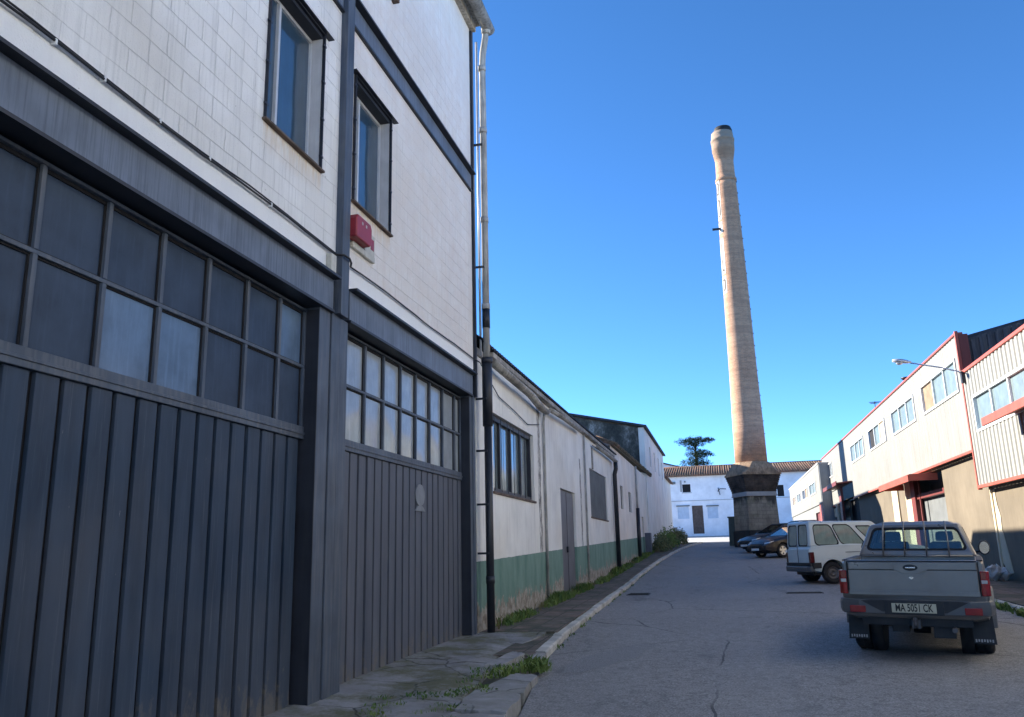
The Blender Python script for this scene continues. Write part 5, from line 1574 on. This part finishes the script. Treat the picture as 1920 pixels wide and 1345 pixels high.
for sx in (-1, 1):
    mb = MB(); mb.box(min(sx*.58, sx*.76), max(sx*.58, sx*.76), -1.20, -1.14, .60, .685); mb.build('fog_lamp', M['lamp_red'], bp, .01) if False else None
    mb = MB(); mb.box(min(sx*.55, sx*.735), max(sx*.55, sx*.735), -1.215, -1.12, .585, .665); mb.build('lower_lamp', M['lamp_red'], tk, .008)
    mb = MB();     mb.hexa([(sx*.60, -.62, .20), (sx*.85, -.62, .19), (sx*.85, -.605, .19), (sx*.60, -.605, .20)], [(sx*.60, -.60, .60), (sx*.83, -.60, .60), (sx*.83, -.585, .60), (sx*.60, -.585, .60)])
    mf = mb.build('mud_flap', M['plastic'], tk)
    text("WINCH", .055, M['lamp_clear'], mf, Matrix.Translation((sx*.72, -.626, .245)) @ RX, 'flap_lettering', .001, .95) if False else None
    mb = MB()
    for k in range(7): mb.box(sx*.72-.10+k*.03, sx*.72-.10+k*.03+.018, -.630, -.622, .215+(.006 if k % 2 else 0), .25)
    mb.build('flap_marking', M['lamp_clear'], mf)
mb = MB(); mb.tube([(.42, -1.0, .40), (.42, -1.19, .40)], .03, 10); mb.build('exhaust', M['rim_steel'], tk)
mb = MB(); mb.box(-.05, .05, -1.1, -.9, .40, .50); mb.tube([(0, -1.12, .42), (0, -1.2, .44), (0, -1.2, .50)], .02, 8); mb.lathe([(.006, .485), (.028, .50), (.028, .53), (.006, .545)], (0, -1.2, 0), n=10); mb.build('tow_hook', M['rim_steel'], tk)
mb = MB(); mb.box(.18, .42, -.95, -.55, .28, .46); mb.box(-.30, -.1, -.8, -.4, .32, .46); mb.tube([(-.70, 0, RT), (.70, 0, RT)], .05, 8); mb.lathe([(.13, -.1), (.13, .1)], (0, 0, RT), 'x', 14); mb.build('axle', M['plastic'], tk)
# cab
b_ = [(-.765, .42, 1.20), (.765, .42, 1.20), (.75, 2.85, 1.14), (-.75, 2.85, 1.14)]
t_ = [(-.585, .58, 1.655), (.585, .58, 1.655), (.575, 2.05, 1.67), (-.575, 2.05, 1.67)]
rear = (b_[0], b_[1], t_[1], t_[0]); rt_ = (b_[1], b_[2], t_[2], t_[1]); lf = (b_[3], b_[0], t_[0], t_[3])
cab = glasshouse(tk, 'cab', b_, t_, M['truckpaint'], .05, [(rear, .055, .945, .21, .885, .2, 'rear_window'), (rt_, .07, .40, .14, .86, .12, 'side_window'), (rt_, .45, .80, .14, .86, .12, 'side_window'),
    (lf, .20, .55, .14, .86, .12, 'side_window'), (lf, .60, .93, .14, .86, .12, 'side_window'), ((b_[2], b_[3], t_[3], t_[2]), .06, .94, .10, .90, .1, 'windscreen')], M['clearglass'])
mb = MB()
mb.hexa([(-.53, .62, 1.65), (.53, .62, 1.65), (.53, 2.0, 1.66), (-.53, 2.0, 1.66)], [(-.43, .72, 1.685), (.43, .72, 1.685), (.43, 1.9, 1.695), (-.43, 1.9, 1.695)])
mb.build('roof_panel', M['truckpaint'], cab, .02, 3)
seats(tk, (-.36, .36), (.95, 1.75), 1.14, .40)
mb = MB(); mb.box(-.70, .70, 2.2, 2.6, 1.14, 1.24); mb.build('dashboard', M['plastic'], tk, .03)
# guard bars behind the rear window
mb = MB()
for u in (-.42, -.14, .14, .42):
    mb.tube([(u*1.0, .33, 1.20), (u*.98, .41, 1.48), (u*.94, .49, 1.69)], .011, 6)
mb.tube([(-.70, .34, 1.215), (.70, .34, 1.215)], .014, 6)
mb.build('guard_bar', M['truckpaint'], tk)
for sx in (-1, 1):
    mb = MB(); mb.box(min(sx*.76, sx*.97), max(sx*.76, sx*.97), 2.62, 2.70, 1.17, 1.37) if False else None
    mb.prism([(sx*(.865+.085*math.cos(a)), 1.27+.115*math.sin(a)*1.0) for a in [2*math.pi*(k+.5)/16 for k in range(16)]], 2.60, 2.70, 'y')
    mb.tube([(sx*.70, 2.72, 1.19), (sx*.84, 2.66, 1.22)], .022, 6)
    mr = mb.build('wing_mirror', M['plastic'], tk, .015)
    mb = MB(); mb.prism([(sx*(.868+.068*math.cos(a)), 1.27+.095*math.sin(a)) for a in [2*math.pi*(k+.5)/16 for k in range(16)]], 2.594, 2.599, 'y'); mb.build('mirror_glass', M['mirror'], mr)
for sx in (-1, 1):
    for yy in (0, 2.95): wheel(tk, sx*.705, yy, RT, .245, sx, M['rim_steel'], 'steel', .60)
    mb = MB()
    for yy in (0, 2.95):
        V = []; n = 14
        for k in range(n+1):
            a = math.pi*k/n
            for rad, xx in ((.43, .835), (.43, .885), (.47, .875), (.49, .835)):
                V.append((sx*xx, yy+rad*math.cos(a)*1.02, RT+.02+rad*math.sin(a)))
        mb.add(V, [(i*4+k, i*4+(k+1) % 4, (i+1)*4+(k+1) % 4, (i+1)*4+k) for i in range(n) for k in range(4)]+[(3, 2, 1, 0), (n*4, n*4+1, n*4+2, n*4+3)])
    mb.build('wheel_flare', M['bumper'], tk)
for sx in (-1, 1):
    mb = MB(); mb.box(min(sx*.45, sx*.72), max(sx*.45, sx*.72), 3.80, 3.88, .74, .88); mb.build('headlight', M['lamp_clear'], tk, .02)
place(tk, 2.47, 12.62, 14.5, -.01, 1.2)

# ---- pale van
vn = thing('small_van', 'pale silver small van with large side windows parked nose to the warehouse', 'van', (0, 0, 0), None, True)
RV = .30
secs = [(-.66, .42, .98, .78, .76, 0), (-.60, .36, 1.08, .83, .80, 0), (-.3, .30, 1.10, .85, .82, 0), (.6, .26, 1.10, .86, .83, 0), (1.6, .26, 1.08, .86, .82, 0), (2.3, .26, 1.04, .86, .78, .02), (2.9, .26, .96, .84, .70, .04), (3.25, .30, .84, .78, .60, .03), (3.42, .36, .66, .66, .5, 0)]
V, F = body_mesh(secs); mb = MB(); mb.add(V, F); body = mb.build('body', M['vanpaint'], vn)
cuts = [cutter(lambda m_, yy=yy: m_.lathe([(.36, -1.2), (.36, 1.2)], (0, yy, RV+.02), 'x', 26, False)) for yy in (0, 2.69)]
boolean_cut(body, cuts); smooth_angle(body, 30)
mb = MB(); mb.box(-.58, .58, -.5, 3.1, .24, .5); mb.build('chassis', M['plastic'], vn)
b_ = [(-.82, -.64, 1.04), (.82, -.64, 1.04), (.81, 2.35, 1.02), (-.81, 2.35, 1.02)]
t_ = [(-.755, -.58, 1.79), (.755, -.58, 1.79), (.70, 1.38, 1.74), (-.70, 1.38, 1.74)]
rear = (b_[0], b_[1], t_[1], t_[0]); rt_ = (b_[1], b_[2], t_[2], t_[1]); lf = (b_[3], b_[0], t_[0], t_[3])
up = glasshouse(vn, 'upper_body', b_, t_, M['vanpaint'], .06, [(rear, .08, .47, .05, .87, .16, 'rear_window'), (rear, .53, .92, .05, .87, .16, 'rear_window'),
    (rt_, .06, .315, .06, .86, .2, 'side_window'), (rt_, .335, .59, .06, .86, .2, 'side_window'), (rt_, .66, .88, .08, .80, .14, 'side_window'),
    (lf, .685, .94, .06, .86, .2, 'side_window'), (lf, .41, .665, .06, .86, .2, 'side_window'), (lf, .12, .34, .08, .80, .14, 'side_window'), ((b_[2], b_[3], t_[3], t_[2]), .06, .94, .08, .92, .1, 'windscreen')], M['vanglass'])
seats(vn, (-.38, .38), (.55, 1.45), 1.05, .38)
mb = MB(); mb.box(-.004, .004, -.672, -.655, .45, 1.06); mb.box(-.70, -.692, -.66, -.64, .45, 1.06); mb.build('door_gap', M['black'], vn)
mb = MB(); mb.prism([(.84, -.55), (.845, -.68), (.76, -.76), (-.76, -.76), (-.845, -.68), (-.84, -.55), (-.7, -.55), (.7, -.55)], .34, .50, 'z'); 
bpv = mb.build('bumper', M['bumper'], vn, .03, 3)
mb = MB(); mb.prism([(.855, -.02), (.86, -.66), (.78, -.70), (-.78, -.70), (-.86, -.66), (-.855, -.02), (-.8, -.02), (.8, -.02)], .502, .60, 'z') if False else None
mb.box(-.83, .83, -.70, -.56, .505, .60)
for sx in (-1, 1): mb.box(min(sx*.835, sx*.868), max(sx*.835, sx*.868), .42, 2.25, .46, .60); mb.box(min(sx*.80, sx*.866), max(sx*.80, sx*.866), -.62, -.36, .44, .60)
mb.build('trim', M['plastic'], vn, .01)
for sx in (-1, 1):
    mb = MB(); mb.box(min(sx*.74, sx*.85), max(sx*.74, sx*.85), -.675, -.54, .60, .90); mb.build('tail_lamp', M['lamp_dark'], vn, .015)
    for yy in (0, 2.69): wheel(vn, sx*.715, yy, RV, .19, sx, M['rim_steel'], 'steel', .60)
    mb = MB(); mb.box(min(sx*.865, sx*.872), max(sx*.865, sx*.872), .40, 1.98, .86, .875); mb.build('door_rail', M['bumper'], vn)
    mb = MB(); mb.box(min(sx*.83, sx*1.0), max(sx*.83, sx*1.0), 1.95, 2.07, 1.06, 1.22); mb.build('wing_mirror', M['plastic'], vn, .03)
    mb = MB(); mb.box(min(sx*.48, sx*.72), max(sx*.48, sx*.72), 3.22, 3.36, .68, .82); mb.build('headlight', M['lamp_clear'], vn, .03)
mb = MB(); mb.box(.853, .872, 1.30, 1.42, .80, .84); mb.box(.845, .868, .95, 1.15, .52, .54); mb.build('door_handle', M['plastic'], vn, .004)
place(vn, 2.72, 27.0, 71.0, 0.0)

# ---- cars further on
def car(name, label, paint, x, y, head, glass, rim, group='parked cars beyond the van'):
    c = thing(name, label, 'car', (0, 0, 0), group, True)
    RC = .31
    secs = [(-.78, .40, .82, .70, .62, 0), (-.66, .30, .93, .82, .72, 0), (-.3, .24, .96, .86, .76, 0), (.5, .22, .96, .875, .78, 0), (1.6, .22, .94, .875, .78, 0), (2.2, .22, .92, .87, .76, .02), (2.8, .24, .84, .86, .68, .04), (3.2, .26, .74, .80, .58, .05), (3.45, .32, .62, .68, .46, .02), (3.5, .38, .52, .6, .42, 0)]
    V, F = body_mesh(secs); mb = MB(); mb.add(V, F); body = mb.build('body', paint, c)
    cuts = [cutter(lambda m_, yy=yy: m_.lathe([(.36, -1.2), (.36, 1.2)], (0, yy, RC+.01), 'x', 26, False)) for yy in (0, 2.6)]
    boolean_cut(body, cuts); smooth_angle(body, 30)
    mb = MB(); mb.box(-.58, .58, -.5, 3.2, .2, .5); mb.build('chassis', M['plastic'], c)
    b_ = [(-.76, -.55, .93), (.76, -.55, .93), (.75, 2.30, .91), (-.75, 2.30, .91)]
    t_ = [(-.56, .05, 1.42), (.56, .05, 1.42), (.57, 1.20, 1.43), (-.57, 1.20, 1.43)]
    up = glasshouse(c, 'cabin', b_, t_, paint, .05, [((b_[0], b_[1], t_[1], t_[0]), .08, .92, .12, .88, .14, 'rear_window'), ((b_[2], b_[3], t_[3], t_[2]), .06, .94, .10, .90, .1, 'windscreen'),
        ((b_[1], b_[2], t_[2], t_[1]), .14, .47, .12, .86, .15, 'side_window'), ((b_[1], b_[2], t_[2], t_[1]), .51, .82, .12, .86, .15, 'side_window'),
        ((b_[3], b_[0], t_[0], t_[3]), .18, .49, .12, .86, .15, 'side_window'), ((b_[3], b_[0], t_[0], t_[3]), .53, .86, .12, .86, .15, 'side_window')], glass)
    seats(c, (-.36, .36), (.45, 1.25), .94, .36)
    for sx in (-1, 1):
        for yy in (0, 2.6): wheel(c, sx*.735, yy, RC, .20, sx, rim, 'spoke', .68)
        mb = MB(); mb.hexa([(sx*.48, 3.42, .56), (sx*.74, 3.30, .58), (sx*.74, 3.05, .60), (sx*.5, 3.2, .58)], [(sx*.48, 3.36, .68), (sx*.72, 3.22, .73), (sx*.76, 2.98, .76), (sx*.5, 3.14, .70)]); mb.build('headlight', M['lamp_clear'], c, .015)
        mb = MB(); mb.box(min(sx*.52, sx*.76), max(sx*.52, sx*.76), -.76, -.58, .68, .84); mb.build('tail_lamp', M['lamp_red'], c, .02)
        mb = MB(); mb.box(min(sx*.80, sx*.96), max(sx*.80, sx*.96), 1.82, 1.94, .94, 1.06); mb.build('wing_mirror', paint, c, .03)
    mb = MB(); mb.box(-.38, .38, 3.44, 3.52, .40, .56); mb.build('grille', M['plastic'], c, .01)
    mb = MB(); mb.box(-.26, .26, 3.515, 3.53, .34, .44); mb.build('number_plate', M['whiteframe'], c)
    place(c, x, y, head)
    return c
# nose towards the street: front wheels near (2.4, 40.8)
def nose_at(wx, wy, head, side=-1):
    """rear axle centre so that the front wheel on the given side stands at (wx, wy)"""
    h = R(head); f = (math.sin(h), math.cos(h)); r = (math.cos(h), -math.sin(h))
    return wx-2.6*f[0]-side*.735*r[0], wy-2.6*f[1]-side*.735*r[1]
x_, y_ = nose_at(2.50, 40.7, 233, -1)
car('dark_car', 'dark plum car with silver spoked wheels standing nose out behind the van', M['darkpaint'], x_, y_, 233, M['clearglass'], M['rim'])
x_, y_ = nose_at(2.0, 45.4, 238, -1)
car('dark_car', 'black car half hidden behind the plum car at the chimney foot', M['blackpaint'], x_, y_, 235, M['clearglass'], M['rim_steel'])
x_, y_ = nose_at(3.9, 58.0, 240, -1)
car('white_car', 'white car far down the street to the right of the chimney', M['whitepaint'], x_, y_, 240, M['clearglass'], M['rim_steel'])

# ------------------------------------------------------------ containers by the chimney and the corner
mb = MB(); mb.prism([(.25, 1.75), (.30, 3.45), (.85, 3.45), (.85, 1.75)], 53.6, 54.3, 'y'); mb.box(.24, .86, 53.55, 54.35, 3.45, 3.52)
tag(mb.build('waste_container', M['green_bin'], None, .02), 'dull green metal cabinet at the left foot of the brick chimney', 'container')
mb = MB(); mb.box(-5.55, -5.1, 95.9, 96.4, 2.9, 3.95); mb.box(-5.6, -5.05, 95.85, 96.45, 3.95, 4.05)
tag(mb.build('rubbish_bin', M['shutter'], None, .03), 'grey bin against the white house at the left corner', 'bin')
# pale plastic heap against the right wall
mb = MB(); rp = random.Random(21)
for k in range(9):
    x0, y0 = 6.75+rp.random()*.25, 24.3+rp.random()*1.4; z0 = gz(25)+.12
    r0_ = .10+rp.random()*.16; V = []; n = 8
    for i in range(5):
        for q in range(n):
            a = 2*math.pi*q/n; s = math.sin(math.pi*(i+.3)/4.8)*r0_*(1+(rp.random()-.5)*.6)
            V.append((x0+s*math.cos(a)*.7, y0+s*math.sin(a), z0+r0_*1.6*i/4*(1+(rp.random()-.5)*.3)))
    mb.add(V, [(i*n+q, i*n+(q+1) % n, (i+1)*n+(q+1) % n, (i+1)*n+q) for i in range(4) for q in range(n)]+[tuple(range(4*n, 5*n))], False)
tag(mb.build('plastic_sheeting', M['plastic_bag'], None), 'crumpled pale plastic sheeting heaped on the pavement against the warehouse wall', 'plastic sheet')

# ------------------------------------------------------------ cedar behind the white house
tr = thing('cedar_tree', 'dark flat-layered cedar rising behind the tiled roof of the white house', 'tree', (-3.1, 120, 3.4))
mb = MB()
trunk = [(-3.3, 120, 3.4), (-3.2, 120, 9), (-3.0, 120, 13), (-3.1, 120, 15.2), (-3.0, 120, 16.7)]
mb.tube(trunk, [.45, .36, .24, .15, .05], 9)
rg = random.Random(31)
layers = [(16.75, -4.4, 1.3, .2), (16.95, -3.3, 1.3, .24), (16.8, -2.2, 1.5, .22), (16.75, -1.2, .9, .16), (16.3, -3.9, 1.2, .26), (16.2, -2.8, 1.1, .28), (15.6, -3.6, .8, .22), (15.2, -2.3, .8, .2), (14.9, -3.4, 1.2, .3), (14.8, -2.4, 1.3, .32), (14.75, -1.5, 1.0, .28), (14.3, -2.9, 1.3, .35), (13.8, -3.9, 1.4, .32), (13.6, -2.9, 1.3, .4), (13.5, -2.0, 1.1, .32), (13.0, -4.6, 1.3, .35), (12.7, -3.3, 1.5, .45), (12.5, -5.8, 1.3, .3), (12.4, -2.2, 1.2, .3)]
for z, x, r_, h_ in layers:
    zz = z-.6
    bx = interp([(3, -3.3), (13, -3.0), (17, -3.0)], zz)
    mb.tube([(bx, 120, zz-.3), ((bx+x)/2, 120+(rg.random()-.5)*.4, z-.25), (x, 120, z-.05)], [.08, .05, .02], 6)
mb.build('trunk', M['bark'], tr)
mb = MB()
for z, x, r_, h_ in layers:
    for yo in (-.5, .6):
        for k in range(int(330*r_)):
            a = rg.random()*6.283; q = math.sqrt(rg.random())*r_*(1+.25*math.sin(a*5+z))
            px, py, pz = x+q*math.cos(a), 120+yo+q*math.sin(a)*1.1, z+(rg.random()-.5)*2.4*h_*(1-.4*q/r_)-.12*q+.16*math.sin(a*3+x*5)
            s = .06+rg.random()*.11; t = rg.random()*6.283; tl = (rg.random()-.5)*1.1
            u = Vector((math.cos(t), math.sin(t), tl)).normalized(); v = Vector((-math.sin(t), math.cos(t), (rg.random()-.5))).normalized()
            p = Vector((px, py, pz)); mb.add([p-u*s, p-v*s*.4, p+u*s, p+v*s*.4], [(0, 1, 2, 3)])
mb.build('crown', M['needle'], tr, weld=False)

# ------------------------------------------------------------ weeds
def blades(mb, x, y, z, n, h, spread, rg, lean=.5, w=.006, broad=.3):
    for _ in range(n):
        a = rg.random()*6.283; q = rg.random()**.7*spread
        bx, by = x+q*math.cos(a), y+q*math.sin(a)
        hh = h*(.35+rg.random()*.8); d = rg.random()*6.283; L = lean*hh*(.2+rg.random())
        ww = w*(.6+rg.random()); px, py = -math.sin(d)*ww, math.cos(d)*ww
        if rg.random() < broad: px *= 2.8; py *= 2.8
        m1 = (bx+math.cos(d)*L*.35, by+math.sin(d)*L*.35, z+hh*.6); m2 = (bx+math.cos(d)*L, by+math.sin(d)*L, z+hh)
        mb.add([(bx-px*.6, by-py*.6, z), (bx+px*.6, by+py*.6, z), (m1[0]+px, m1[1]+py, m1[2]), (m1[0]-px, m1[1]-py, m1[2]), m2], [(0, 1, 2, 3), (3, 2, 4)])
rg = random.Random(77)
mb = MB(); md = MB()
y = 13.6
while y < 46:
    den = .55+.45*math.sin(y*1.7)+.35*math.sin(y*.63+1)
    if not 21.3 < y < 23.0 or rg.random() < .4:
        if den > .1:
            blades(mb, -3.9+rg.random()*.10, y, gz(y)+.11, int(30*den+10), .09+.12*den, .17, rg, .8, .006 if y < 22 else .010)
    if rg.random() < .16: blades(md, -3.9, y, gz(y)+.11, 10, .22, .12, rg, .7, .004)
    y += .10 if y < 24 else .17
for k in range(70):   # sprigs between the apron slabs
    x0, y0 = rg.choice([(-2.72, 9.4), (-2.66, 10.2), (-2.45, 10.35), (-2.3, 10.2), (-2.62, 8.6), (-2.85, 9.9), (-2.62, 7.6), (-3.2, 7.2), (-3.4, 7.9), (-3.0, 8.2)])
    blades(mb, x0+(rg.random()-.5)*.35, y0+(rg.random()-.5)*.7, gz(y0)+.09, 14, .035, .11, rg, 1.3, .004)
for k in range(60):
    yy = 12+rg.random()*28
    blades(mb, kx(yy)+.02, yy, gz(yy)+.0, 7, .05, .07, rg, 1.2, .005)
for k in range(150):
    yy = 15+rg.random()*22
    blades(mb, 5.03, yy, gz(yy)+.0, 22, .13, .13, rg, 1.0, .008)
stuff(mb.build('weeds', M['weed'], None, weld=False), 'green weeds growing along the foot of the walls and between kerb stones', 'weeds')
stuff(md.build('dry_weeds', M['weed_dry'], None, weld=False), 'dry straw coloured weeds against the green plinth', 'weeds')
mb = MB()
for cx_, cy_, n, h, sp in ((-2.33, 10.25, 150, .16, .20), (-2.45, 10.75, 90, .12, .16), (-2.62, 9.9, 80, .12, .18)):
    blades(mb, cx_, cy_, gz(cy_)+.04, n, h, sp, rg, 1.0, .006)
stuff(mb.build('grass_tuft', M['weed'], None, weld=False), 'bright green grass tufts where the kerb is broken by the apron', 'grass')
# bushy plants at the far left verge
for i, (x0, y0, rx_, h_, lb) in enumerate(((-3.45, 47.5, .65, 1.0, 'low leafy bush nearest us on the far left verge before the tall building'), (-3.4, 52, .75, 1.25, 'broad green bush in the middle of the far left verge'), (-3.2, 57.5, .85, 1.15, 'rounded bush at the far end of the left verge by the kerb end'), (-3.3, 63.5, .8, 1.0, 'small bush beside the far corner of the tall building'))):
    mb = MB()
    base = gz(y0)+.1
    for k in range(1500):
        a = rg.random()*6.283; e = math.acos(1-rg.random()); rr2 = .55+.45*rg.random()**.5
        bump_ = 1+.22*math.sin(3*a+i)+.15*math.sin(7*a+e*4)
        px = x0+rx_*rr2*bump_*math.sin(e)*math.cos(a)*.8; py = y0+rx_*2.6*rr2*bump_*math.sin(e)*math.sin(a); pz = base+h_*rr2*bump_*math.cos(e)*.8
        if px < -3.97: px = -3.97
        s = .03+rg.random()*.06
        if rg.random() < .12: pz += rg.random()*.3
        u = Vector((rg.random()-.5, rg.random()-.5, rg.random()-.5)).normalized(); v = u.orthogonal().normalized()
        p = Vector((px, py, pz)); mb.add([p-u*s, p-v*s*.5, p+u*s, p+v*s*.5], [(0, 1, 2, 3)])
    o = mb.build('bush', M['shrub'] if i != 1 else M['weed'], None, weld=False)
    tag(o, lb, 'bush', 'bushes on the left verge')
